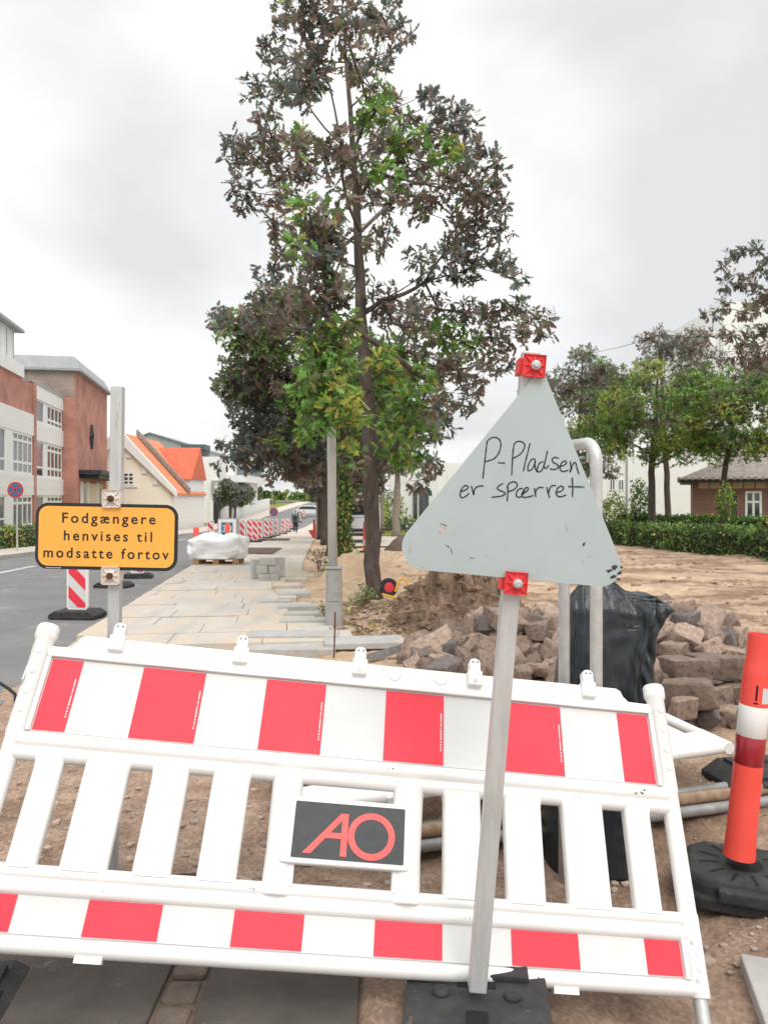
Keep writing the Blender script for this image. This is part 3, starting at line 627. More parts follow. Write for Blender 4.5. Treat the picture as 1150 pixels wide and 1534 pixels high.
    for x, s in ((XL, -1), (XR, 1)):                  # tubular uprights with a domed cap
        m = MB(); m.lathe([(.029,-.025),(.031,-.02),(.031,.195),(.0285,.2),(.0285,.56),(.031,.57),(.031,.885),(.0365,.892),(.0375,.9),(.0375,.93),(.033,.938),(.02,.941)], 24, 0, Matrix.Translation((x, .024, 0)))
        for z in (.84, .77, .70, .64, .09, .05): m.lathe([(.010,0),(.010,.004),(.006,.006)], 10, 0, Matrix.Translation((x, -.0055, z)) @ Matrix.Rotation(R(90), 4, 'X'))
        u = m.build('upright', M['white'], t, smooth=True, auto=45)
        f = MB(); f.lathe([(.0215,-.15),(.0215,.02)], 18, 0, Matrix.Translation((x, .024, 0))); f.build('steel_foot', M['galv'], u, smooth=True)
        f = MB()
        for z in (.02, .118): f.lathe([(.0055,0),(.0055,.003)], 10, 0, Matrix.Translation((x-.012*s, -.006, z)) @ Matrix.Rotation(R(90), 4, 'X'))
        f.build('rivet', M['galv'], u)
    for i, x in enumerate((-.965, -.545, -.130, .282, .700)):
        m = MB(); m.box(x-.026, x+.026, -.006, .05, .866, .922)
        m.prism([(x-.02,.92),(x+.02,.92),(x+.02,.953),(x+.016,.962),(x+.006,.967),(x-.006,.967),(x-.016,.962),(x-.02,.953)], -.004, .03)
        c = m.build('lamp_clip', M['white'], t, bevel=.004, seg=2, smooth=True)
        m = MB()
        for dx, z, r in ((-.008,.952,.0032),(.009,.953,.0032)): m.lathe([(r,0),(r,.0012)], 10, 0, Matrix.Translation((x+dx, -.0042, z)) @ Matrix.Rotation(R(90), 4, 'X'))
        m.build('pin_hole', M['dark'], c)
        m = MB(); m.lathe([(.0075,0),(.0075,.0018),(.006,.0022)], 14, 0, Matrix.Translation((x, -.0062, .884)) @ Matrix.Rotation(R(90), 4, 'X')); m.build('screw', M['sheet'], c)
        if i < 4:
            for dx in (.125, .29):
                m = MB(); m.lathe([(.024,0),(.022,.0015),(.018,.0028),(.012,.0015),(.004,.0008)], 20, 0, Matrix.Translation((x+dx, .0158, .884)) @ Matrix.Rotation(R(90), 4, 'X')); m.build('moulded_boss', M['white'], t, smooth=True, auto=180)
    return t
barrier = make_barrier('tilted white barrier with red stripes and a black letter plate, across the foreground')
flat = dup(barrier, 'second white plastic barrier lying flat on the pipes behind the standing one')
barrier.matrix_world = Matrix.Translation((0, 2.2, EYE-1.34861)) @ BR.to_4x4()
def lay():                                            # face down, feet towards the left
    a = math.atan2(.62, 2.15); u = Vector((math.cos(a), math.sin(a), .035)); nn_ = Vector((-math.sin(a), math.cos(a), .02)); up = u.cross(nn_).normalized(); x_ = -u.normalized(); z_ = up.cross(x_)*-1
    z_ = x_.cross(up); m_ = Matrix((x_, up, z_)).transposed().to_4x4(); c = Vector((.68, 3.56, .185))
    return Matrix.Translation(c-x_*(-.125)*1.0) @ m_
flat.matrix_world = lay()
for o in [c for u in flat.children for c in u.children if c.name.startswith('steel_foot')]: bpy.data.objects.remove(o)

# strap wire and cable at the barrier's left upright
m = MB(); q = [at(61,958,2.60), at(52,965,2.59), at(44,992,2.55), at(34,1018,2.5), at(33,1032,2.5)]
m.tube(q, .004, 8); tag(m.build('strap_wire', M['galv'], loc=q[-1], smooth=True), 'thin bright wire strap along the left upright of the standing barrier', 'wire')
m = MB(); q = [at(-40,1000,2.75), at(0,1023,2.7), at(14,1032,2.66), at(23,1040,2.62), at(24,1056,2.6), at(17,1085,2.56), at(8,1115,2.5), at(0,1135,2.46), at(-12,1175,2.4)]
m.tube(q, .0055, 8); tag(m.build('cable', M['tyre'], loc=q[-1], smooth=True), 'dark cable hanging beside the left end of the standing barrier', 'cable')

# ------------------------------------------------------------------ clamps, sign posts
def clamp_mesh(m, cx, cz, y, s, T=None, mi=0):        # square plate with ribs radiating from a bolt seat
    h = s/2
    m.prism([(cx-h,cz-h),(cx+h,cz-h),(cx+h,cz+h),(cx-h,cz+h)], y, y+.004, mi, T)
    for a in range(8):
        L = h*(1.36 if a % 2 else .98); c, sn = math.cos(R(45*a)), math.sin(R(45*a)); w_ = .0016
        vs = []
        for r, z0 in ((.006, -.011), (L, -.001)):
            for o in (-w_, w_): vs += [(cx+c*r-sn*o, y, cz+sn*r+c*o), (cx+c*r-sn*o, y+z0, cz+sn*r+c*o)]
        m.add(vs, [(0,1,3,2),(4,6,7,5),(1,5,7,3),(0,4,5,1),(2,3,7,6)], mi, T)
    m.add([(cx+math.cos(2*math.pi*i/14)*h*.36, y-.010, cz+math.sin(2*math.pi*i/14)*h*.36) for i in range(14)]+[(cx+math.cos(2*math.pi*i/14)*h*.62, y, cz+math.sin(2*math.pi*i/14)*h*.62) for i in range(14)],
          [tuple(range(13,-1,-1))]+[(i, (i+1)%14, 14+(i+1)%14, 14+i) for i in range(14)], mi, T)
    for x0, x1, z0, z1 in ((-h,-h+.003,-h,h),(h-.003,h,-h,h),(-h,h,h-.003,h),(-h,h,-h,-h+.003)): m.box(cx+x0, cx+x1, y-.005, y, cz+z0, cz+z1, mi, T)

# amber sign for pedestrians on its own aluminium post
YS = 2.75; k = YS/F
def sx(px): return (px-CX)*k
def sz(py): return EYE-(py-HY)*k
b0 = Vector((sx(160), YS+.03, 0))
sg = thing('pedestrian_sign', 'amber board with black lettering on a square grey post behind the standing barrier', 'sign', b0)
m = MB(); x0, x1 = sx(157), sx(173)
Tl = rot_y(sx(165), sz(850), .75)
m.box(sx(160.5), sx(178), YS+.008, YS+.048, .03, sz(577), 0, Tl)
m.build('post', M['alu'], sg, bevel=.004)
Tt = rot_y(sx(160), sz(804), 1.15)
m = MB(); m.prism(rrect(sx(53.5), sx(266.5), sz(854), sz(754.5), 19*k, 8), YS, YS+.003, 0, Tt); plate = m.build('border', M['frameblack'], sg)
m = MB(); m.prism(rrect(sx(58.5), sx(261.5), sz(849), sz(759.5), 14*k, 8), YS-.0025, YS-.0005, 0, Tt); face = m.build('sign_face', M['yellow'], sg)
m = MB()
for s, a, b, base in (('Fodgængere', 93.5, 233, 783.8), ('henvises til', 96.5, 228.5, 810.2), ('modsatte fortov', 66.5, 254, 836.2)):
    vs, fs = text_mesh(s, (b-a)*k, sx(a), sz(base), YS-.0032, .015, 1.34, height=15.6*k); m.add(vs, fs, 0, Tt)
m.build('lettering', M['black'], face)
m = MB(); rnd = random.Random(2); x = 70
while x < 92: d = rnd.uniform(.4, 1.2); m.box(sx(x), sx(x+d), YS-.001, YS-.0003, sz(852.6), sz(851.4), 0, Tt); x += d+.35
m.build('fine_print', M['sheet'], plate)
for px, py in ((168.5, 747), (167, 862)):
    m = MB(); clamp_mesh(m, sx(px), sz(py), YS-.008, 27*k); m.box(sx(px-11), sx(px+11), YS-.003, YS+.052, sz(py+9), sz(py-9))
    c = m.build('clamp', M['whiteclamp'], sg)
    m = MB(); m.lathe([(.0125,0),(.0125,.004),(.010,.008),(.004,.0095)], 16, 0, Matrix.Translation((sx(px), YS-.016, sz(py))) @ Matrix.Rotation(R(90), 4, 'X')); m.build('bolt', M['rust'], c, smooth=True)

# ------------------------------------------------------------------ rubber feet
def make_foot(label, L=.82, W=.40, H=.105):
    t = thing('rubber_foot', label, 'rubber foot')
    m = MB()
    # sides slope at both ends, slots and carrying recesses in the top
    ol = [(-L/2,0),(-L/2+.10,0),(-L/2+.12,.025),(L/2-.12,.025),(L/2-.10,0),(L/2,0),(L/2,.05),(L/2-.09,H),(-L/2+.09,H),(-L/2,.05)]
    T = Matrix.Identity(4); m.prism(ol, -W/2, W/2)
    for cx in (-.24, .24): m.box(cx-.075, cx+.075, -W/2+.05, W/2-.05, H-.002, H+.018)
    for cx, cy, r in ((-.1,-.1,.026),(.1,-.1,.026),(-.1,.1,.026),(.1,.1,.026)): m.lathe([(r,0),(r,.010),(r*.7,.014)], 12, 0, Matrix.Translation((cx, cy, H-.001)))
    m.build('rubber_block', M['rubber'], t, bevel=.012, seg=2)
    m = MB()
    for cx, cy, a, b in ((0,0,.06,.06),(-.145,0,.03,.11),(.145,0,.03,.11),(-.33,0,.018,.08),(.33,0,.018,.08)): m.box(cx-a/2, cx+a/2, cy-b/2, cy+b/2, H-.004, H+.002)
    m.build('slot', M['slit'], t); return t
foot = make_foot('black rubber foot with square slots that carries the leaning post of the triangle sign')
def put(o, x, y, z, rz): o.location = (x, y, z); o.rotation_euler = (0, 0, R(rz))
put(foot, .25, 2.06, -.005, 84)
for lab, x, y, rz in (('black rubber foot under the left end of the standing barrier', -1.46, 2.2, 6), ('black rubber foot under the post of the amber sign', -.87, 2.72, 4),
                      ('black rubber foot lying on the sand beyond the red bollard', 2.12, 3.95, 10)):
    o = dup(foot, lab); put(o, x, y, HZ(x, y)+(.012 if y < 2.6 else 0), rz); o.scale = (.67, .92, .9) if rz == 4 else (1, 1, 1)

# ------------------------------------------------------------------ triangle sign, seen from its grey back, on a leaning post
YT = 2.115; kt = YT/F
def tx(px): return (px-CX)*kt
def tz(py): return EYE-(py-HY)*kt
tri = thing('triangle_sign', 'grey triangular board with black handwriting, held on a leaning post by red clamps', 'sign', (tx(716), YT, .1))
m = MB(); pa = Vector((tx(716), YT+.032, tz(1492))); pb = Vector((tx(797.5), YT+.032, tz(525))); d = (pb-pa).normalized(); s = Vector((d.z, 0, -d.x)); hw = .0242
vs = [];
for p in (pa, pb): vs += [p-s*hw-Vector((0,hw,0)), p+s*hw-Vector((0,hw,0)), p+s*hw+Vector((0,hw,0)), p-s*hw+Vector((0,hw,0))]
m.add([v[:] for v in vs], [(3,2,1,0),(4,5,6,7),(0,1,5,4),(1,2,6,5),(2,3,7,6),(3,0,4,7)]); m.build('post', M['alu'], tri, bevel=.004)
def round_poly(pts, rs, n=8):
    out = []; N_ = len(pts)
    for i in range(N_):
        r = rs[i]
        p = Vector(pts[i]); a = (Vector(pts[i-1])-p).normalized(); b = (Vector(pts[(i+1) % N_])-p).normalized(); half = math.acos(max(-1, min(1, a.dot(b))))/2
        t = r/math.tan(half); c = p+(a+b).normalized()*(r/math.sin(half)); p0 = p+a*t; p1 = p+b*t
        a0 = math.atan2(p0.y-c.y, p0.x-c.x); a1 = math.atan2(p1.y-c.y, p1.x-c.x); da = (a1-a0+math.pi) % (2*math.pi)-math.pi
        out += [(c.x+r*math.cos(a0+da*j/n), c.y+r*math.sin(a0+da*j/n)) for j in range(n+1)]
    return out
corner = [(tx(568), tz(848)), (tx(946), tz(883)), (tx(811), tz(549))]
m = MB(); m.prism(round_poly(corner, (35*kt, 30*kt, 7*kt)), YT, YT+.003); pl = m.build('plate', M['greyback'], tri)
# the writing, stroke by stroke
ST = [[(297,155),(290,205),(283,270),(275,340),(265,432)],[(297,155),(320,134),(350,125),(380,135),(398,165),(396,205),(378,252),(350,283),(312,300),(283,307)],[(380,316),(428,319)],
 [(497,178),(489,240),(484,320),(480,406)],[(497,178),(515,160),(540,155),(565,165),(578,185),(570,215),(550,245),(520,268),(488,283)],[(616,172),(600,240),(582,310),(568,376)],
 [(655,288),(632,290),(610,320),(600,355),(605,376),(630,365),(648,335),(656,298),(654,335),(662,372),(674,384)],[(714,308),(690,318),(676,345),(672,376),(690,384),(712,360),(730,305),(746,230)],[(729,312),(722,345),(735,357),(758,336)],
 [(828,282),(800,275),(782,290),(790,312),(815,325),(830,345),(815,362),(790,366),(768,362)],[(838,342),(868,336),(890,318),(880,302),(858,312),(842,342),(845,370),(868,382),(900,372)],[(918,308),(923,350),(917,388),(930,345),(947,315),(959,320),(968,355),(982,398)],
 [(98,531),(130,522),(153,504),(145,487),(122,492),(102,522),(94,556),(105,577),(135,568),(160,545)],[(179,494),(188,525),(195,556),(200,520),(215,500),(240,490),(266,490)],
 [(412,472),(390,485),(371,505),(385,520),(420,535),(431,550),(405,565),(365,570),(333,574)],[(452,480),(451,540),(446,602)],[(445,502),(460,472),(490,458),(514,465),(522,485),(505,510),(478,525),(453,530)],
 [(560,508),(536,512),(515,540),(518,568),(545,572),(568,545),(578,513)],[(556,552),(585,535),(605,512),(590,500),(570,522),(556,552),(568,574),(600,572),(640,562)],[(650,508),(655,540),(660,570)],[(656,545),(670,512),(690,500),(716,502)],
 [(742,500),(752,540),(762,574)],[(756,548),(765,505),(785,487),(808,487)],[(814,537),(850,528),(868,505),(850,490),(825,505),(812,540),(825,566),(858,568),(884,556)],[(932,430),(936,500),(934,568)],[(905,494),(960,496),(1018,497)]]
def smooth_line(p, n=6):
    p = [Vector(q) for q in p]
    if len(p) < 3: return p
    P_ = [p[0]*2-p[1]]+p+[p[-1]*2-p[-2]]; out = []
    for i in range(1, len(P_)-2):
        for j in range(n):
            t = j/n; a, b, c, d_ = P_[i-1:i+3]
            out.append(.5*((2*b)+(c-a)*t+(2*a-5*b+4*c-d_)*t*t+(3*b-a-3*c+d_)*t**3))
    return out+[p[-1]]
m = MB(); off = 0
for st in ST:
    q = [Vector((tx(670+p.x/5), YT-.0009-off*.00002, tz(630+p.y/5))) for p in smooth_line(st)]; off += 1
    vs = []; n = len(q); wv = .0017
    for i, p in enumerate(q):
        d = (q[min(i+1, n-1)]-q[max(i-1, 0)]); d.y = 0; d.normalize(); o = Vector((-d.z, 0, d.x))*wv*(1+.12*math.sin(i*.9+off)); vs += [p-o, p+o]
    m.add([v[:] for v in vs], [(2*i+1, 2*i, 2*i+2, 2*i+3) for i in range(n-1)])
    for p in (q[0], q[-1]): m.add([(p.x+wv*math.cos(a*.7854), p.y-.00001, p.z+wv*math.sin(a*.7854)) for a in range(8)], [tuple(range(8))])
m.build('handwriting', M['ink'], pl)
def scab(m, px, py, rx, ry, a, seed, y):              # flake of paint with an uneven outline
    rn = random.Random(seed); n = 14; c, s_ = math.cos(R(a)), math.sin(R(a)); q = []
    for i in range(n): t = 2*math.pi*i/n; k_ = rn.uniform(.45, 1.1); q.append((px+rx*k_*math.cos(t)*c-ry*k_*math.sin(t)*s_, py+rx*k_*math.cos(t)*s_+ry*k_*math.sin(t)*c))
    m.add([(tx(a_), y, tz(b_)) for a_, b_ in q], [tuple(range(n-1, -1, -1))])
m = MB()
for i, (a, b, rx, ry, an) in enumerate(((662,793,6,11,25),(680,797,2,5,20),(614,820,1.6,13,5),(848,790,2,10,-15),(873,842,2.2,4,0),(756,697,1.5,6,0),(730,832,5,1.5,10),(882,833,4,1.6,0),(700,838,3,1.4,20),(634,850,6,1.2,6),(818,866,4,1.6,0),(905,800,1.2,5,20))): scab(m, a, b, rx, ry, an, i, YT-.0006)
m.build('paint_chip', M['chip'], pl)
m = MB()
for i, (a, b, rx, ry, an) in enumerate(((912,855,6,3,-10),(920,850,6,4,0),(928,858,4,5,30),(918,864,7,3,-5),(925,868,5,2,0),(930,850,3,3,0),(874,815,2,4,25),(670,818,7,.8,30),(676,826,.8,6,-10),(706,836,5,.7,10),(664,786,8,.7,20))): scab(m, a, b, rx, ry, an, 40+i, YT-.0007)
m.build('dark_scrape', M['dark'], pl)
for px, py, an in ((798.5, 549, 5), (771.5, 873, 4.6)):
    m = MB(); cx, cz = tx(px), tz(py); T = rot_y(cx, cz, an); clamp_mesh(m, cx, cz, YT-.012, 34*kt, T)
    m.box(cx-.040, cx+.028, YT+.004, YT+.060, cz-.022, cz+.022, 0, T)
    c = m.build('clamp', M['redclamp'], tri, bevel=.0008, seg=1)
    m = MB(); TB = T @ Matrix.Translation((cx+.003, YT-.022, cz)) @ Matrix.Rotation(R(90), 4, 'X')
    m.lathe([(.0125,0),(.0135,.002),(.0125,.005),(.006,.0065)], 18, 0, TB); m.lathe([(.010,0),(.0105,.005),(.007,.009)], 6, 0, TB @ Matrix.Translation((0,0,.004))); m.build('bolt', M['galv'], c, smooth=True, auto=30)

# ------------------------------------------------------------------ red bollard on its rubber base
bz = HZ(1.42, 3.02)
bp = Vector((1.418, 3.03, bz))
bol = thing('traffic_bollard', 'red plastic bollard with white and dark red bands beside the granite heap', 'bollard', bp)
axis = (at(1139.5, 950, 3.03)-at(1107, 1275, 3.03)); Lb = axis.length; TB = Matrix.Translation(at(1107, 1275, 3.03)) @ axis.to_track_quat('Z', 'Y').to_matrix().to_4x4()
prof = [(.060,-.02),(.0585,.0),(.0575,.04),(.0555,.09),(.0545,.30),(.0545,Lb*.41)]
m = MB(); m.lathe(prof+[(.0545,Lb*.66),(.0545,Lb*.80),(.0535,Lb*.835),(.049,Lb*.86),(.0475,Lb*.89),(.0475,Lb*.985),(.0485,Lb),(.043,Lb),(.042,Lb*.94),(.040,Lb*.6)], 32, 0, TB, cap=False); body = m.build('tube', M['bollard'], bol, smooth=True, auto=50)
for nm, a, b, mt in (('dark_red_band', .405, .535, 'darkred'), ('white_band', .535, .675, 'white')):
    m = MB(); m.lathe([(.0546,Lb*a),(.0553,Lb*a+.001),(.0553,Lb*b-.001),(.0546,Lb*b)], 32, 0, TB, cap=False); m.build(nm, M[mt], bol, smooth=True, auto=50)
m = MB(); A = TB.to_quaternion(); vc = A.inverted() @ Vector((-.40, -1, 0)); acam = math.degrees(math.atan2(vc.y, vc.x)); sgn_ = 1 if (A.inverted() @ Vector((1,0,0))).cross(vc).z < 0 else -1
for a, z0, z1, wd in ((acam,.705,.775,.007),(acam,.690,.697,.016)):
    c, s_ = math.cos(R(a)), math.sin(R(a)); q = []
    for sgn in (-1, 1):
        for z in (z0, z1): q.append((.0552*c-s_*sgn*wd/2, .0552*s_+c*sgn*wd/2, Lb*z))
    m.add(q, [(0,2,3,1)], 0, TB)
m.build('slot', M['slit'], body)
m = MB(); q = []
for a in [acam+sgn_*q_*-1 for q_ in (-22, -36, -50, -64)]:
    for z in (.695, .765): q.append((.0552*math.cos(R(a)), .0552*math.sin(R(a)), Lb*z))
m.add(q, [(2*i, 2*i+2, 2*i+3, 2*i+1) for i in range(3)], 0, TB); m.build('sticker', M['sheet'], body)
bb = Vector((1.435, 3.06, bz-.01)); hb = .115
root = thing('bollard_base', 'black rubber base with radial grooves under the red bollard', 'rubber base', bb)
def octa(a, b, c): return [(-a,-b+c),(-a+c,-b),(a-c,-b),(a,-b+c),(a,b-c),(a-c,b),(-a+c,b),(-a,b-c)]
m = MB(); T = Matrix.Translation(bb) @ Matrix.Rotation(R(-22), 4, 'Z')
m.loft([[(x, y, z) for x, y in octa(.235*s1, .20*s1, .07*s1)] for s1, z in ((1.0,.0),(1.0,.045),(.93,.05),(.93,.085),(.90,hb-.01),(.86,hb))], 0, T)
m.box(-.26, -.2, -.09, .09, .0, .075, 0, T); m.box(.2, .26, -.09, .09, .0, .075, 0, T); m.box(-.10, .10, -.225, -.17, .05, .095, 0, T)
m.build('rubber_block', M['rubber'], root, bevel=.008, seg=2)
m = MB()
for i in range(12):
    a = R(30*i+12); c, s_ = math.cos(a), math.sin(a); q = []
    for r in (.10, .175):
        for o in (-.006, .006): q.append((c*r-s_*o, s_*r+c*o, hb+.0015))
    m.add(q, [(0,2,3,1)], 0, T)
n = 28; m.add([(.068*math.cos(2*math.pi*i/n), .068*math.sin(2*math.pi*i/n), hb+.002) for i in range(n)], [tuple(range(n))], 0, T)
m.build('groove', M['slit'], root)
M.update(galvdull=mat('dull_steel', (.33,.335,.33), (.24,.235,.225), 16, .55, .15, 60, metal=.3, spots=((.30,.22,.16), 9, .64)),
 granitedark=mat('dark_granite', (.24,.20,.18), (.14,.12,.11), 7, .85, .7, 40, spots=((.38,.30,.26), 5, .62)),
 sandheap=mat('sand', (.62,.47,.32), (.50,.36,.23), 5, .95, .5, 40), plategrey=mat('blue_grey_plate', (.45,.49,.50), (.38,.42,.43), 6, .5),
 whiteclamp2=mat('cream_plastic', (.72,.66,.50), None, 8, .4), postgrey=mat('grey_concrete_post', (.36,.355,.34), (.29,.285,.27), 9, .8, .3, 60, spots=((.22,.21,.20), 7, .62)),
 polewhite=mat('pale_galvanised_pole', (.60,.61,.61), (.52,.53,.53), 6, .45, .08, 60), platelamp=mat('lamp_housing', (.16,.18,.19), None, 8, .5))
# ------------------------------------------------------------------ galvanised hoop and the bagged sign on it
m = MB(); pn = at(892.5, 700, 2.90); pf = at(844.5, 720, 3.16); zt = at(880, 664, 2.95).z; r = .0235
q = [Vector((pn.x, pn.y, HZ(pn.x, pn.y)-.1))]+[Vector((pn.x, pn.y, z)) for z in (.5, 1.0, 1.4, zt-.075)]
dh = Vector((pf.x-pn.x, pf.y-pn.y, 0)); Lh = dh.length; dh.normalize()
for a in (15, 30, 45, 60, 75, 90): q.append(Vector((pn.x, pn.y, zt-.075))+dh*(.075-.075*math.cos(R(a)))+Vector((0,0,.075*math.sin(R(a)))))
for a in (90, 75, 60, 45, 30, 15, 0): q.append(Vector((pn.x, pn.y, zt-.075))+dh*(Lh-.075+.075*math.cos(R(a)))+Vector((0,0,.075*math.sin(R(a)))))
q += [Vector((pf.x, pf.y, z)) for z in (1.2, .6)]+[Vector((pf.x, pf.y, HZ(pf.x, pf.y)-.1))]
hoop = thing('steel_hoop', 'galvanised steel tube hoop standing behind the triangular board', 'hoop', q[0])
m.tube(q, r, 16); m.build('tube', M['galv'], hoop, smooth=True, auto=180)
m = MB(); p = at(881, 684, 2.95); m.tube([p+Vector((0,0,.03)), p-Vector((0,0,.022))], .008, 10); m.build('lug', M['galv'], hoop)
# bag: a sheet gathered over a slab-shaped core, creased and flared towards the bottom
def bag():
    zb, zt_ = HZ(.98, 3.3)-.02, 1.14; nz, na = 90, 140; secs = []
    tab = [(0,.685,1.075),(.15,.69,1.10),(.35,.71,1.135),(.55,.735,1.16),(.70,.765,1.165),(.80,.785,1.175),(.86,.795,1.215),(.90,.80,1.25),(.925,.81,1.215),(.96,.835,1.10),(1,.87,.99)]
    for i in range(nz+1):
        t = i/nz; z = zb+(zt_-zb)*t
        L = np.interp(t, [a for a, b, c in tab], [b for a, b, c in tab]); Rr = np.interp(t, [a for a, b, c in tab], [c for a, b, c in tab])
        d = .15*(1-.35*t)*(1 if t < .9 else 1-.8*(t-.9)/.1)
        cx = (L+Rr)/2; hw = (Rr-L)/2; q = []
        for j in range(na):
            a = 2*math.pi*j/na; c, s_ = math.cos(a), math.sin(a); n_ = 3.6
            x = cx+hw*abs(c)**(2/n_)*math.copysign(1, c); y = 3.36+d*abs(s_)**(2/n_)*math.copysign(1, s_)
            # tension folds fan out from the tied top corner; crumples lie between them
            ph = math.atan2(x-.90, 1.55-z)*58; fan = math.sin(ph+2.2*mnoise.noise((x*4, z*3, 1)))+.6*math.sin(ph*1.9+3*mnoise.noise((x*6, z*4, 5)))
            rid = 1-abs(mnoise.noise((x*7+z*2.2, z*4.2-x*3, 7)))*2.2; rid2 = 1-abs(mnoise.noise((x*17+z*5, z*10-x*6, 2)))*2.4
            f = .0055*fan+.010*rid+.004*rid2
            if s_ < 0: e_ = 1.095+.05*math.sin(z*7); f += .05*math.exp(-((x-e_)/.02)**2)*min(1, t*3)-.03*math.exp(-((x-e_-.045)/.025)**2)
            q.append((x+.010*mnoise.noise((z*9, a*2, 4)), y-f*(1 if s_ < 0 else -1), z+.03*mnoise.noise((x*9, 5, 3))*(t > .85)))
        secs.append(q)
    m = MB(); m.loft(secs); return m.build('black_bag', M['bag'], loc=(.98, 3.36, zb), smooth=True, auto=180)
tag(bag(), 'black plastic bag wrapped over a board beside the steel hoop', 'bag')

# ------------------------------------------------------------------ pipes under the flat barrier
u = Vector((2.15, .62, 0)).normalized(); nn = Vector((-u.y, u.x, 0))
for i, (o, z, a, b, r) in enumerate(((0,.03,-.98,1.32,.026),(.062,.03,-1.1,1.38,.028),(.13,.032,-.9,1.43,.026),(.03,.078,-1.05,1.36,.027),(.20,.03,-1.0,1.2,.024))):
    c = Vector((.62, 3.34, 0))+nn*o; p0, p1 = c+u*a, c+u*b; m = MB()
    z0, z1 = HZ(p0.x, p0.y)*.5+z, HZ(p1.x, p1.y)*.5+z; p0.z, p1.z = z0, z1; T = Matrix.Translation(p0) @ (p1-p0).to_track_quat('Z', 'Y').to_matrix().to_4x4(); L = (p1-p0).length
    m.lathe([(r*.8,.05),(r*.8,.0),(r,0),(r,L),(r*.8,L),(r*.8,L-.06)], 14, 0, T, cap=True)
    tag(m.build('pipe', M['galvdull'] if i != 3 else M['root'], loc=p0, smooth=True), 'dull steel pipe in the bundle under the flat barrier', 'pipe', 'pipes under the flat barrier')
# ------------------------------------------------------------------ granite setts: rough blocks, copied one by one
def stone_mesh(seed):
    rn = random.Random(seed); bm = bmesh.new(); bmesh.ops.create_cube(bm, size=1)
    kx, ky, kz = rn.uniform(.9,1.3), rn.uniform(.8,1.05), rn.uniform(.6,.95)
    for v in bm.verts: v.co = Vector((v.co.x*kx, v.co.y*ky, v.co.z*kz))+Vector((rn.gauss(0,.11), rn.gauss(0,.10), rn.gauss(0,.09)))
    bmesh.ops.bevel(bm, geom=bm.edges[:], offset=.055, segments=1, affect='EDGES')
    bmesh.ops.subdivide_edges(bm, edges=bm.edges[:], cuts=3, use_grid_fill=True)
    for v in bm.verts:
        c = v.co*2.1+Vector((seed*7.3, 0, 0)); v.co += v.co.normalized()*(.10*mnoise.noise(c)+.045*mnoise.noise(c*2.6)+.022*mnoise.noise(c*7))
    me = bpy.data.meshes.new('granite_stone'); bm.to_mesh(me); bm.free(); me.polygons.foreach_set('use_smooth', [True]*len(me.polygons)); me.set_sharp_from_angle(angle=R(33)); me.materials.append(M['granite' if seed % 4 else 'granitedark']); return me
SM = [stone_mesh(i) for i in range(1, 15)]
def stone(x, y, z, s, label, group, i=None):
    o = bpy.data.objects.new('granite_stone', SM[random.randrange(len(SM)) if i is None else i]); COL.objects.link(o); o.location = (x, y, z)
    o.rotation_euler = (random.gauss(0, .55), random.gauss(0, .55), random.uniform(0, 6.28)); o.scale = (s*random.uniform(.85,1.3), s*random.uniform(.85,1.1), s*random.uniform(.8,1.05)); return tag(o, label, 'stone', group)
LR, GR = 'rough granite stone in the heap between the black bag and the red bollard', 'granite stones heaped beside the bollard'
LL, GL = 'rough granite stone in the heap behind the middle of the barrier', 'granite stones heaped behind the barrier'
def heap_r(x, y): return HZ(x, y)+.20*math.exp(-(((x-2.35)/.75)**2+((y-6.35)/.75)**2))
def heap_l(x, y): return HZ(x, y)+.13*math.exp(-(((x-1.12)/.55)**2+((y-6.75)/.7)**2))
def scatter(n, cx, cy, rx, ry, fn, lab, grp, s0, s1, dmin):
    pts = []; tries = 0
    while len(pts) < n and tries < 20000:
        tries += 1; a, r = random.uniform(0, 6.283), math.sqrt(random.random()); x, y = cx+rx*r*math.cos(a), cy+ry*r*math.sin(a); s = random.uniform(s0, s1)
        if all((x-p)**2+(y-q)**2 > (dmin*(s+t)/2)**2 for p, q, t in pts): pts.append((x, y, s))
    for x, y, s in pts: stone(x, y, fn(x, y)+s*.30, s, lab, grp)
scatter(130, 2.25, 6.0, 1.0, 1.0, heap_r, LR, GR, .13, .25, .78)
scatter(34, 2.3, 6.35, .55, .55, lambda x, y: heap_r(x, y)+.13, LR, GR, .14, .26, .9)
scatter(75, .98, 6.75, .80, .75, heap_l, LL, GL, .12, .27, .80)
scatter(20, 1.25, 6.9, .42, .45, lambda x, y: heap_l(x, y)+.11, LL, GL, .15, .22, .92)
for px, py, Y, s in ((1026,1040,5.0,.215),(1022,1062,4.86,.16),(1060,1045,5.2,.18),(1100,1043,5.25,.19),(1030,1004,5.3,.22),(1078,1000,5.35,.24)):
    p = at(px, py, Y); o = stone(p.x, p.y, p.z, s, LR, GR); o.rotation_euler = (0, 0, random.uniform(-.3, .3))
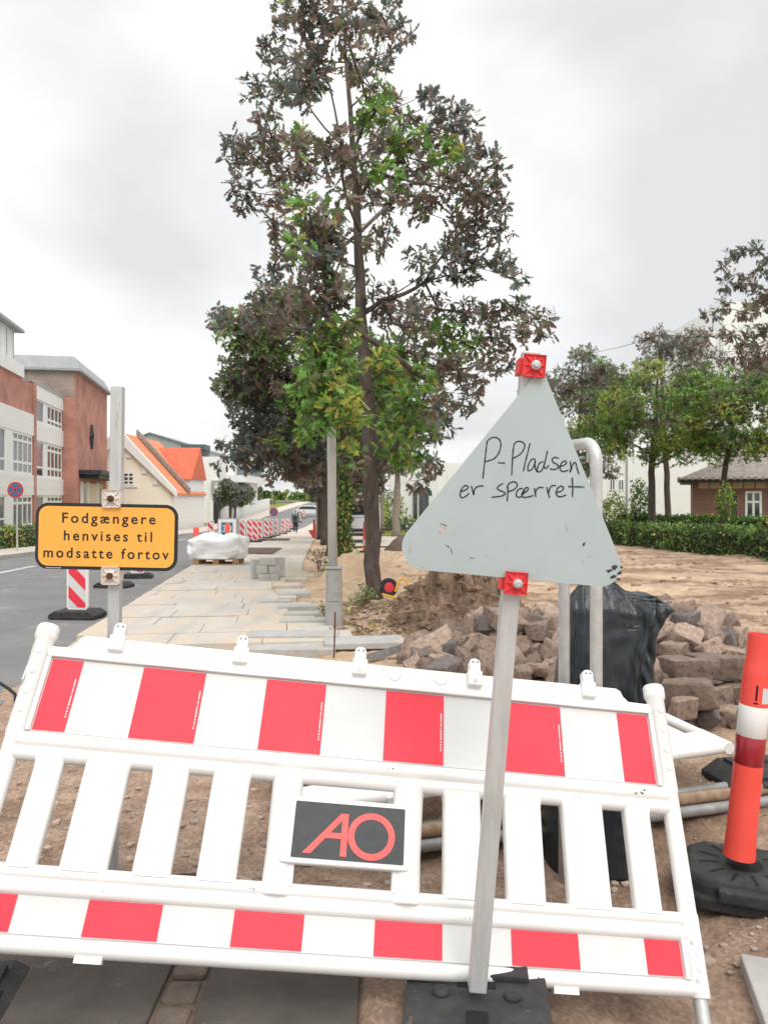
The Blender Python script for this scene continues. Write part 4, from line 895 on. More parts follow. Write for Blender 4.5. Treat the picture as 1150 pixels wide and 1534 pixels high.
# ------------------------------------------------------------------ dug-out root heap
def heap(name, label, cx, cy, rx, ry, h, mt, nroots=0, seed=1, cat='soil heap', rough=.35):
    t = thing(name, label, cat, (cx, cy, HZ(cx, cy))); m = MB(); nr, na = (44, 130) if nroots else (20, 50); vs = []; rn = random.Random(seed)
    def H_(x, y, g=None):
        d = ((x-cx)/rx)**2+((y-cy)/ry)**2; e = 1.4*mnoise.noise((x*2.6+seed, y*2.6, 1))+.9*mnoise.noise((x*7, y*7, seed))+.6*mnoise.noise((x*17, y*17, seed+2))
        return (HZ(x, y) if g is None else g)-.03+max(0, h*(1-d))*(1+rough*e)+(.05*mnoise.noise((x*15, y*15, 4))+.035*(1-2*abs(mnoise.noise((x*24, y*24, 8))))+.02*mnoise.noise((x*45, y*45, 3)))*(nroots > 0)*max(0, 1-d*d)
    A_ = np.array([(cx+rx*i/nr*math.cos(2*math.pi*j/na), cy+ry*i/nr*math.sin(2*math.pi*j/na)) for i in range(nr+1) for j in range(na)]); g_ = ground_h(A_[:,0], A_[:,1])
    vs = [(x, y, H_(x, y, g)) for (x, y), g in zip(A_, g_)]
    m.add(vs, [(i*na+j, (i+1)*na+j, (i+1)*na+(j+1)%na, i*na+(j+1)%na) for i in range(nr) for j in range(na)]); m.build('soil', M[mt], t, smooth=True, auto=180)
    if nroots:
        m = MB(); m2 = MB()
        for k_ in range(520):
            a, r_ = rn.uniform(0, 6.283), rn.random()**.6*1.08; x, y = cx+rx*r_*math.cos(a), cy+ry*r_*math.sin(a); z = H_(x, y); r0 = rn.choice((.012,.016,.022,.03,.045))*rn.uniform(.7, 1.3)
            q = iv*np.array([r0*rn.uniform(.8,1.6), r0*rn.uniform(.8,1.5), r0*rn.uniform(.6,1)])*(1+.18*rng.normal(size=(len(iv),1))); m.add([(x+a_, y+b_, z+c_) for a_, b_, c_ in q], ifs)
        for k_ in range(420):
            a, r_ = rn.uniform(2.9, 6.6), rn.random()**.6; x, y = cx+rx*r_*math.cos(a), cy+ry*r_*math.sin(a); p = Vector((x, y, H_(x, y))); d = Vector((rn.gauss(0,1), rn.gauss(-.2,.6), rn.uniform(0,.8))).normalized(); L = rn.uniform(.05, .22)
            m2.tube([p, p+d*L*.5+Vector((0,0,.015)), p+d*L+Vector((rn.gauss(0,.02), 0, -.02))], rn.uniform(.0012, .003), 4)
        tag(m.build('clod', M['soil'], t), kind='stuff'); tag(m2.build('rootlet', M['root'], t), kind='stuff')
    for k_ in range(nroots):
        a = rn.uniform(3.3, 6.2); r_ = rn.uniform(.15, .85); x, y = cx+rx*r_*math.cos(a), cy+ry*r_*math.sin(a); p = Vector((x, y, H_(x, y)-.01)); L = rn.uniform(.12, .5); d = Vector((rn.gauss(0,1), rn.gauss(-.3,.5), rn.uniform(-.1,.7))).normalized(); q = [p]
        for s_ in range(6): d = (d+Vector((rn.gauss(0,.35), rn.gauss(0,.35), rn.gauss(-.14,.3)))).normalized(); q.append(q[-1]+d*L/6)
        m = MB(); r0 = rn.choice((.003,.003,.005,.006,.011)); m.tube(q, [r0*(1-.12*i) for i in range(7)], 6); m.build('root', M['root'], t, smooth=True)
    return t
heap('root_heap', 'brown heap of dug soil full of torn roots beside the big tree', .95, 8.85, .92, .85, .45, 'soil', 90, 4, 'soil heap', .75)
heap('sand_heap', 'small pale sand heap between the lamp post and the big tree', -.62, 13.8, .65, .6, .36, 'sandheap', 0, 2, 'sand heap', .2)
heap('brown_heap', 'brown soil heap on the edge of the grey parking area', .95, 27.5, 1.0, .9, .62, 'dugsoil', 0, 3, 'soil heap', .2)
# litter, twigs and grit round the foot of the tree
m = MB(); rn = random.Random(9)
for i in range(420):
    x, y = rn.uniform(-.5, .75), rn.uniform(7.9, 11.2); z = HZ(x, y); a = rn.uniform(0, 6.28); L = rn.uniform(.05, .22); r_ = rn.uniform(.002, .005)
    m.tube([(x, y, z+.008), (x+.5*L*math.cos(a), y+.5*L*math.sin(a), z+rn.uniform(.01, .06)), (x+L*math.cos(a+.4), y+L*math.sin(a+.4), z+.01)], r_, 4)
tag(m.build('twig_litter', M['root']), kind='stuff')
n = 1500; P = np.stack([rng.uniform(-.55, .9, n), rng.uniform(7.8, 11.3, n), np.zeros(n)], 1); P[:,2] = ground_h(P[:,0], P[:,1])+.012
tag(leaves_mesh('fallen_leaves', P, unit(rng.normal(size=(n,3))*np.array([1,1,.2])), unit(rng.normal(size=(n,3))*.5+np.array([0,0,1])), rng.uniform(.05,.11,n), np.concatenate([tints('b', n-200), tints('y', 200)]), 'oak', M['leaf']), kind='stuff')
def weed(name, label, x, y, r, h, n, code, leaf=.05, cat='weed'):
    t = thing(name, label, cat, (x, y, HZ(x, y))); m = MB(); P = []; D = []
    for i in range(max(5, n//9)):
        a = random.uniform(0, 6.28); q = [Vector((x, y, HZ(x, y)-.02))]; tip = Vector((x+r*random.random()*math.cos(a), y+r*random.random()*math.sin(a), HZ(x, y)+h*random.uniform(.4, 1))); mid = q[0].lerp(tip, .5)+Vector((0,0,h*.15)); m.tube([q[0], mid, tip], [.004,.003,.0015], 4)
        for _ in range(9): P.append(np.array(mid.lerp(tip, random.random()))+rng.normal(size=3)*.02); D.append(rng.normal(size=3)+np.array([0,0,.3]))
    m.build('stem', M['root'], t); P = np.array(P); n = len(P); leaves_mesh('leaves', P, unit(np.array(D)), unit(rng.normal(size=(n,3))*.6+np.array([0,0,1])), leaf*rng.uniform(.6,1.3,n), tints(code, n), 'small', M['leafs'], t); return t
weed('weed_tuft', 'green and yellow weeds at the right foot of the lamp post box', -.28, 9.9, .3, .32, 220, 'o')
weed('weed_tuft', 'small dark weed at the left foot of the lamp post box', -.72, 9.3, .16, .22, 90, 'o', .04)
weed('dry_shrub', 'leafless brown shrub on the pavement left of the lamp post', -1.42, 16.8, .36, .55, 150, 'b', .06, 'shrub')
# ------------------------------------------------------------------ loose paving, profiles and rod near the lamp post
def slab_at(label, c, sx_, sy_, sz_, rz, mt='slabnew', tilt=(0, 0), name='loose_slab', cat='paving slab', group=None):
    m = MB(); m.box(-sx_/2, sx_/2, -sy_/2, sy_/2, 0, sz_); o = m.build(name, M[mt], loc=(0,0,0), bevel=.006); o.location = c; o.rotation_euler = (R(tilt[0]), R(tilt[1]), R(rz)); return tag(o, label, cat, group)
p = gp(430, 962); slab_at('thick grey slab lying nearest behind the barrier', (-.93, 7.55, HZ(-.93, 7.4)+.01), .92, .36, .085, 1)
slab_at('grey slab on the sand behind the nearest one, over a dark gap', (-.95, 8.02, HZ(-.95, 8.0)+.04), .95, .34, .10, 1)
slab_at('pale slab lying in front of the lamp post box', (-.20, 7.72, HZ(-.2, 7.7)+.02), .80, .42, .06, 6)
slab_at('bluish flat plate on the sand right of the pale slab', (.22, 7.75, HZ(.2, 7.75)+.015), .50, .34, .02, -8, 'plategrey')
for i, (px, py, Y, wd) in enumerate(((463,905,9.6,.62),(446,893,10.3,.55),(412,886,10.9,.45),(440,874,11.9,.5),(458,918,9.0,.6))):
    q = at(px, py, Y); slab_at(('short slab sticking out of the pavement edge, second from the front','grey slab sticking out of the pavement edge in the middle of the row','stubby slab just in front of the upright kerb stone','farthest slab sticking out of the ragged pavement edge','short slab sticking out of the pavement edge, nearest of the row')[[1,2,3,4,0].index(i) if False else {4:4,0:0,1:1,2:2,3:3}[i]], (q.x, Y, G(Y)+.0), wd, .24, .095, 4)
m = MB(); p0, p1 = at(552, 990, 7.0), at(690, 948, 7.35); d = (p1-p0); L = d.length; T = Matrix.Translation(p0) @ d.to_track_quat('X', 'Z').to_matrix().to_4x4()
m.box(0, L, -.045, .045, 0, .006, 0, T); m.box(0, L, -.045, -.039, .006, .05, 0, T); m.box(0, L, .039, .045, .006, .05, 0, T)
tag(m.build('steel_channel', M['galvdull'], loc=p0), 'long grey steel channel leaning on the granite stones', 'steel profile')
m = MB(); p0 = Vector((at(500, 980, 7.2).x, 7.2, -.05)); p1 = at(502, 917, 7.2); m.tube([p0, p1], .0075, 7); tag(m.build('steel_rod', M['rust'], loc=p0), 'thin rusty rod standing in the sand in front of the lamp post', 'rod')
m = MB(); x, y = at(724, 990, 5.9).x-.06, 5.95
slab_at('grey concrete slab half buried in the sand at the lower right corner', (1.30, 2.12, HZ(1.2, 2.2)-.01), .42, .9, .05, -14, 'kerb', (0, 2))
# small plastic bottle
m = MB(); p = Vector((at(1014, 1076, 4.85).x, 4.85, HZ(1.9, 4.85)+.028)); d = Vector((.17, -.08, -.012)); T = Matrix.Translation(p) @ d.to_track_quat('Z', 'Y').to_matrix().to_4x4()
bt = thing('plastic_bottle', 'small cream plastic bottle lying in front of the granite stones', 'bottle', p); m.lathe([(.02,0),(.028,.004),(.03,.02),(.03,.085),(.025,.10),(.027,.115),(.025,.135),(.015,.15)], 18, 0, T); m.build('body', M['whiteclamp2'], bt, smooth=True)
m = MB(); m.lathe([(.017,.15),(.017,.178),(.013,.18)], 16, 0, T); m.build('cap', M['white'], bt, smooth=True)
# upright kerb stone with blocks stacked against it
Yk = 14.6; g = G(Yk)+.065
ks = at(379, 840, Yk); ke = at(427, 848, Yk+.6); m = MB(); d = Vector((ke.x-ks.x, .6, 0)); a = math.atan2(d.y, d.x); L = d.length; T = Matrix.Translation((ks.x, Yk, g)) @ Matrix.Rotation(a, 4, 'Z')
m.box(0, L, 0, .07, 0, .37, 0, T); m.box(0, .10, -.30, 0, 0, .37, 0, T) if False else None
tag(m.build('kerb_stone', M['slabnew'], loc=(ks.x, Yk, g), bevel=.008), 'pale kerb stone standing on edge on the pavement', 'kerb stone')
for i, (px, py, Y, rz, lab) in enumerate(((395,868,14.3,8,'lowest left concrete block stacked before the upright kerb stone'),(410,868,14.35,-6,'lowest right concrete block stacked before the upright kerb stone'),(394,857,14.3,-5,'middle left concrete block stacked before the upright kerb stone'),(410,857,14.36,10,'middle right concrete block stacked before the upright kerb stone'),(402,846,14.33,3,'topmost concrete block stacked before the upright kerb stone'))):
    q = at(px, py, Y); slab_at(lab, (q.x, Y, g+(0,0,.145,.145,.29)[i]), .20 if i < 4 else .30, .19, .14, rz, 'kerb', name='concrete_block', cat='concrete block')

# ------------------------------------------------------------------ lamp post
lp = thing('lamp_post', 'grey lamp post with concrete foot box, its lamp head up in the leaves', 'lamp post', (-.57, 8.75, HZ(-.57, 8.75)))
m = MB(); zf = HZ(-.57, 8.75); zb = at(500, 848, 8.75).z
m.loft([[(-.57+sx_*a, 8.75+sy_*a, z) for sx_, sy_ in ((-1,-1),(1,-1),(1,1),(-1,1))] for a, z in ((.098, zf-.2), (.096, zf+.1), (.086, zb-.03))]); m.box(-.57-.096, -.57+.096, 8.65, 8.85, zb-.03, zb); m.build('foot_box', M['postgrey'], lp, bevel=.008)
m = MB(); m.box(-.57-.066, -.57+.060, 8.648, 8.66, zf+.30, zb-.07); m.box(-.545, -.53, 8.642, 8.65, zb-.12, zb-.095); m.build('door', M['postgrey'], lp, bevel=.004)
m = MB(); pt = at(490, 320, 8.75); m.tube([(-.585, 8.75, zb-.02), (-.60, 8.75, 2.5), (-.635, 8.75, 3.6), (-.645, 8.75, 4.7), (-.68, 8.72, 4.86), (-.8, 8.68, 4.93)], [.052, .05, .042, .036, .03, .028], 16); m.build('pole', M['polewhite'], lp, smooth=True, auto=180)
m = MB(); c = at(446, 304, 8.6); m.loft([[(c.x+x, 8.6+.09*math.cos(t)*k_, c.z+.035*math.sin(t)*k_) for t in [2*math.pi*i/16 for i in range(16)]] for x, k_ in ((-.19,.35),(-.15,.85),(-.03,1),(.1,.8),(.2,.45))]); m.build('lamp_head', M['platelamp'], lp, smooth=True, auto=60)
# second grey post, farther down the pavement, with a sagging red screen
q = gp(475, 808); m = MB(); m.tube([(q.x, q.y, q.z), (q.x, q.y, EYE+.02*q.y/10+.05)], .085, 12); tag(m.build('grey_post', M['polewhite'], loc=q, smooth=True), 'short grey post under the tree row beside the red plastic screen', 'post')
q = gp(469, 808); m = MB(); k_ = q.y/F
m.prism([(q.x-.18*1.5, q.z+.5), (q.x+.02, q.z), (q.x+.32, q.z), (q.x+.22, q.z+.55)], q.y-.02, q.y+.02); m.prism([(q.x+.0, q.z+.4), (q.x+.16, q.z+.4), (q.x+.1, q.z+1.1), (q.x-.02, q.z+1.1)], q.y+.03, q.y+.06)
tag(m.build('red_screen', M['bollard'], loc=q), 'bent red plastic screen leaning on the short grey post', 'plastic screen')
for px in (466, 468): pass
# shovel stuck in the sand
q = gp(508, 862); m = MB(); sh = thing('shovel', 'shovel with a wooden handle and a red blade beside the ivy trunk', 'shovel', q); top = at(502.5, 792, q.y); bot = at(506, 846, q.y)
m.tube([bot, top], .018, 8); m.tube([top-Vector((.06,0,0)), top+Vector((.06,0,0))], .016, 8); m.build('handle', M['stick'], sh)
m = MB(); m.prism([(bot.x-.10, bot.z-.10), (bot.x+.10, bot.z-.10), (bot.x+.12, bot.z+.04), (bot.x, bot.z+.08), (bot.x-.12, bot.z+.04)], q.y-.03, q.y-.015); m.build('blade', M['darkred'], sh)
# wheelbarrow lying behind the tree
wp = at(582, 880, 11.4); wb = thing('wheelbarrow', 'yellow wheelbarrow frame with a black tyre behind the foot of the big tree', 'wheelbarrow', (wp.x, 11.4, HZ(wp.x, 11.4)))
def torus(m, c, R_, r_, ax): 
    q = [Vector(c)+(ax @ Vector((R_*math.cos(2*math.pi*i/28), R_*math.sin(2*math.pi*i/28), 0))) for i in range(29)]; m.tube(q, r_, 10, cap=False)
ax = Matrix.Rotation(R(78), 3, 'X') @ Matrix.Rotation(R(18), 3, 'Y')
m = MB(); torus(m, wp, .105, .038, ax); wh = m.build('tyre', M['tyre'], wb, smooth=True, auto=180)
m = MB(); m.lathe([(.075,-.025),(.03,-.03),(.03,.03),(.075,.025)], 20, 0, Matrix.Translation(wp) @ ax.to_4x4()); m.build('rim', M['signred'], wh, smooth=True)
def arc(pts, r_): 
    m = MB(); q = [Vector((p.x, p.y, p.z)) for p in [at(a, b, Y) for a, b, Y in pts]]; m.tube(q, r_, 10); m.build('frame_tube', M['barrow'], wb, smooth=True)
arc(((592,886,11.3),(595,876,11.3),(599,869,11.3),(604,866,11.3),(609,870,11.3),(612,882,11.3),(611,895,11.3)), .017)
arc(((611,890,11.35),(618,882,11.4),(624,875,11.45),(630,872,11.5),(634,880,11.5)), .016); arc(((572,890,11.3),(590,895,11.3),(611,898,11.3)), .016)
# pallet with a white wrapped load
q = gp(322, 850); PY = q.y; pal = thing('pallet', 'wooden pallet under the white wrapped load at the kerb', 'pallet', (q.x, PY+.4, G(PY)+.06)); x0, x1 = at(289, 850, PY).x, at(357, 850, PY).x; zb = G(PY)+.06
m = MB(); Wd = x1-x0
for i in range(5): yy = PY+i*.168; m.box(x0, x1, yy, yy+.125, zb+.122, zb+.144)
m.build('deck_board', M['wood'], pal)
m = MB()
for yy in (PY, PY+.335, PY+.67): m.box(x0, x1, yy, yy+.12, zb, zb+.022)
m.build('bottom_board', M['wood'], pal)
m = MB()
for xx in (x0, (x0+x1)/2-.07, x1-.14):
    for yy in (PY, PY+.335, PY+.67): m.box(xx, xx+.14, yy+.002, yy+.118, zb+.022, zb+.122)
m.build('block', M['wood'], pal)
m = MB(); nz, na = 22, 56; secs = []; cx, cy = (x0+x1)/2-.02, PY+.40
for i in range(nz+1):
    t = i/nz; q_ = []
    for j in range(na):
        a = 2*math.pi*j/na; n_ = 3.4; sx_ = abs(math.cos(a))**(2/n_)*math.copysign(1, math.cos(a)); sy_ = abs(math.sin(a))**(2/n_)*math.copysign(1, math.sin(a))
        k_ = (1+.10*math.sin(t*3.1)-.55*max(0, t-.78)/.22) if t > .0 else 1
        x = cx+.62*sx_*k_; y = cy+.42*sy_*k_; z = zb+.146+.62*t+.07*mnoise.noise((x*2.3, y*2.3, 2))*t-.10*t*math.exp(-((x-cx-.10)/.12)**2)-.12*t*max(0, (cx-.25-x))
        k2 = .05*mnoise.noise((x*4, y*4, z*3))+.05*(1-2.2*abs(mnoise.noise((x*6, y*6, z*5))))*.8+.02*mnoise.noise((x*14, y*14, z*12)); q_.append((x+k2*sx_*1.3, y+k2*sy_*1.3, z))
    secs.append(q_)
m.loft(secs); tag(m.build('wrapped_load', M['tarp'], loc=(cx, cy, zb+.146), smooth=True, auto=70), 'white plastic wrapped load standing on the pallet', 'wrapped load')

# ------------------------------------------------------------------ marker boards along the works
def marker(label):
    t = thing('marker_board', label, 'marker board', (0,0,0), 'red and white marker boards along the works')
    m = MB(); m.prism(rrect(-.14, .14, .09, 1.10, .05, 5), -.02, .02); pn_ = m.build('panel', M['white'], t, bevel=.006)
    def clip(poly, f):
        out = []
        for i in range(len(poly)):
            a, b = poly[i], poly[(i+1) % len(poly)]; fa, fb = f(a), f(b)
            if fa >= 0: out.append(a)
            if fa*fb < 0: s_ = fa/(fa-fb); out.append((a[0]+(b[0]-a[0])*s_, a[1]+(b[1]-a[1])*s_))
        return out
    m = MB(); m.box(-.112, .112, -.0225, -.0205, .13, 1.06); m.build('white_sheeting', M['sheet'], pn_)
    for i in range(5):
        lo = .13+.31*i-.30; c = [(-.112,.13),(.112,.13),(.112,1.06),(-.112,1.06)]
        c = clip(c, lambda p: p[1]+p[0]*1.0-lo); c = clip(c, lambda p: lo+.155-p[1]-p[0]*1.0)
        if len(c) > 2: m = MB(); m.prism(c, -.025, -.0228); m.build('red_stripe', M['red'], pn_)
    m = MB(); m.prism([(-.30,0),(.30,0),(.30,.05),(.22,.10),(-.22,.10),(-.30,.05)], -.19, .19); m.build('rubber_foot', M['rubber'], t, bevel=.012)
    return t
mk = marker('large red and white marker board on the road just under the amber sign'); q = gp(117, 926); mk.location = (q.x, q.y, q.z+.01); mk.rotation_euler[2] = R(-6)
spots = [(171,880,'marker board on the road, mostly hidden behind the amber sign post'),(206,866,'marker board on the road just right of the amber sign, only its foot showing')]
for px, py, lab in spots: o = dup(mk, lab); q = gp(px, py); o.location = q; o.rotation_euler[2] = R(random.uniform(-12, 12))
o = dup(mk, 'red and white marker board left of the blue speed sign'); q = at(315.5, 0, 30.5); o.location = (q.x, 30.5, G(30.5)); o.rotation_euler[2] = R(-4)
o = dup(mk, 'red and white marker board right of the blue speed sign'); q = at(363, 0, 32); o.location = (q.x, 32, G(32)); o.rotation_euler = (0, R(0), R(-20)); o.scale = (1, 1, 1)
for px, Y in ((374,38),(382,35),(389,37),(399.5,42),(405,45),(413,49),(424,55),(431,62),(438,70),(444,78),(449,86),(455,95)):
    o = dup(mk, 'red and white marker board in the distant row along the works beyond the speed sign'); q = at(px, 0, Y); o.location = (q.x, Y, G(Y)+.05); o.rotation_euler[2] = R(random.uniform(-25, 10))
# blue 30 sign in a grey frame
Y = 31.0; g = G(Y); c = at(340.5, 0, Y).x; s3 = thing('speed_sign', 'blue sign with a white 30 in a pale frame behind the white load', 'sign', (c, Y, g))
m = MB(); m.prism(rrect(c-.36, c+.36, g, g+1.12, .06, 4), -.03+Y, .03+Y); m.build('frame', M['white'], s3)
m = MB(); m.prism(rrect(c-.40, c+.42, g, g+1.16, .08, 4), Y+.04, Y+.30); m.build('housing', M['postgrey'], s3)
m = MB(); m.prism(rrect(c-.23, c+.23, g+.5, g+1.0, .02, 2), Y-.036, Y-.0305); bl = m.build('sign_face', M['blue'], s3)
m = MB(); vs, fs = text_mesh('30', .36, c-.18, g+.62, Y-.038, .03, 1.0, height=.27); m.add(vs, fs); m.build('lettering', M['sheet'], bl)
m = MB(); m.box(c-.16, c+.16, Y-.036, Y-.031, g+.36, g+.40); m.build('text_line', M['kerb'], s3)
def small_bollard(label, px, Y, h=.75):
    x = at(px, 0, Y).x; g = G(Y); t = thing('small_bollard', label, 'bollard', (x, Y, g)); m = MB(); m.lathe([(.085,-.02),(.08,.3),(.08,h-.02),(.06,h)], 16, 0, Matrix.Translation((x, Y, g))); b_ = m.build('tube', M['bollard'], t, smooth=True, auto=50)
    m = MB(); m.lathe([(.082,h*.25),(.082,h*.42)], 16, 0, Matrix.Translation((x, Y, g)), cap=False); m.build('white_band', M['sheet'], b_); m = MB(); m.lathe([(.22,0),(.2,.06),(.1,.08)], 12, 0, Matrix.Translation((x, Y, g))); m.build('rubber_base', M['rubber'], t); return t
small_bollard('slim red bollard on the road left of the white load', 294, 22.5, .92); small_bollard('slim red bollard in front of the blue speed sign', 341, 27, 1.0); small_bollard('red bollard beside the white van', 547, 26, 1.05)
# no-stopping signs
def nostop(label, px, py, Y, r, top):
    c = at(px, py, Y); t = thing('no_stopping_sign', label, 'sign', (c.x, Y, G(Y)))
    m = MB(); m.tube([(c.x+.03, Y+.05, G(Y)), (c.x+.03, Y+.05, c.z+r*.8)], .03, 8); m.build('pole', M['galv'], t)
    def disc(rr, y): m = MB(); m.add([(c.x+rr*math.cos(2*math.pi*i/32), y, c.z+rr*math.sin(2*math.pi*i/32)) for i in range(32)]+[(c.x+rr*math.cos(2*math.pi*i/32), y+.004, c.z+rr*math.sin(2*math.pi*i/32)) for i in range(32)], [tuple(range(31,-1,-1)), tuple(range(32, 64))]+[(i, (i+1)%32, 32+(i+1)%32, 32+i) for i in range(32)]); return m
    d_ = disc(r, Y).build('rim', M['signred'], t); disc(r*.80, Y-.006).build('blue_field', M['blue'], d_)
    m = MB()
    for a in (45, -45): m.box(-r*.86, r*.86, -.0145, -.0105, -r*.085, r*.085, 0, Matrix.Translation((c.x, Y, c.z)) @ Matrix.Rotation(R(a), 4, 'Y'))
    m.build('red_cross', M['signred'], d_); return t
nostop('round blue and red sign with a cross, in front of the brick school', 23.5, 734, 24.5, .26, 0)
nostop('far round blue and red sign above the row of marker boards', 410, 767, 48, .27, 0)

# ------------------------------------------------------------------ pedestrian walking away
def person():
    Y = 57.0; g = G(Y)+.06; c = at(442.5, 0, Y).x; t = thing('person', 'person in a teal jacket with a dark backpack walking away on the pavement', 'person', (c, Y, g))
    def skin(name, js, es, mt, par, lv=2):
        me = bpy.data.meshes.new(name); me.from_pydata([(j[0], j[1], j[2]) for j in js], es, []); o = bpy.data.objects.new(name, me); COL.objects.link(o); o.parent = par; me.materials.append(M[mt])
        md = o.modifiers.new('skin', 'SKIN'); md.use_smooth_shade = True; s_ = o.modifiers.new('sub', 'SUBSURF'); s_.levels = s_.render_levels = lv
        for v, j in zip(me.skin_vertices[0].data, js): v.radius = j[3] if len(j) > 3 and isinstance(j[3], tuple) else (j[3], j[3])
        me.skin_vertices[0].data[0].use_root = True; return o
    J = [(0,0,.93,(.16,.11)),(0,-.01,1.15,(.15,.10)),(0,0,1.38,(.17,.10)),(0,.01,1.50,(.06,.06)),(0,.03,1.62,(.085,.10)),(0,.03,1.74,(.07,.085)),
         (.19,0,1.40,(.06,.06)),(.24,-.03,1.14,(.048,.048)),(.23,.10,.92,(.036,.036)),(.225,.16,.84,(.03,.04)),(-.19,0,1.40,(.06,.06)),(-.24,.02,1.14,(.048,.048)),(-.23,-.03,.90,(.036,.036)),(-.225,-.02,.81,(.03,.04)),
         (.09,0,.86,(.10,.10)),(.09,.10,.50,(.068,.068)),(.08,-.02,.12,(.045,.045)),(.08,.08,.04,(.04,.035)),(-.09,0,.86,(.10,.10)),(-.08,-.04,.50,(.068,.068)),(-.08,-.22,.16,(.045,.045)),(-.08,-.13,.06,(.04,.035))]
    E_ = [(0,1),(1,2),(2,3),(3,4),(4,5),(2,6),(6,7),(7,8),(8,9),(2,10),(10,11),(11,12),(12,13),(0,14),(14,15),(15,16),(16,17),(0,18),(18,19),(19,20),(20,21)]
    body = skin('body', J, E_, 'skin', t)
    skin('jacket', [(0,0,.80,(.20,.145)),(0,-.01,1.0,(.19,.14)),(0,-.01,1.2,(.185,.13)),(0,0,1.40,(.19,.12)),(0,.0,1.50,(.085,.085)),(.20,0,1.41,(.075,.075)),(.25,-.03,1.14,(.063,.063)),(.24,.09,.93,(.05,.05)),(-.20,0,1.41,(.075,.075)),(-.25,.02,1.14,(.063,.063)),(-.24,-.02,.92,(.05,.05))], [(0,1),(1,2),(2,3),(3,4),(3,5),(5,6),(6,7),(3,8),(8,9),(9,10)], 'teal', t)
    skin('trousers', [(0,0,.90,(.17,.125)),(.09,0,.82,(.11,.115)),(.09,.10,.50,(.08,.08)),(.08,-.02,.11,(.062,.062)),(-.09,0,.82,(.11,.115)),(-.08,-.04,.50,(.08,.08)),(-.08,-.22,.15,(.062,.062))], [(0,1),(1,2),(2,3),(0,4),(4,5),(5,6)], 'navy', t)
    skin('backpack', [(0,-.20,1.02,(.15,.09)),(0,-.22,1.2,(.15,.09)),(0,-.19,1.36,(.12,.07))], [(0,1),(1,2)], 'pack', t)
    skin('hair', [(0,.0,1.62,(.092,.098)),(0,.02,1.72,(.085,.095)),(0,.03,1.765,(.05,.06))], [(0,1),(1,2)], 'hair', t)
    for sx_, y0, z0 in ((.08,-.04,.05),(-.08,-.25,.09)): skin('shoe', [(sx_,y0,z0,(.055,.05)),(sx_,y0+.10,z0-.01,(.055,.045)),(sx_,y0+.2,z0-.02,(.045,.03))], [(0,1),(1,2)], 'white', t)
person()
M.update(whitemetal=mat('white_metal_cladding', (.80,.81,.82), (.74,.75,.76), .6, .55, .15, 6, stretch=(3,3,.1)), friezepink=mat('pink_plaster_panels', (.55,.38,.31), (.46,.31,.26), 4, .85))
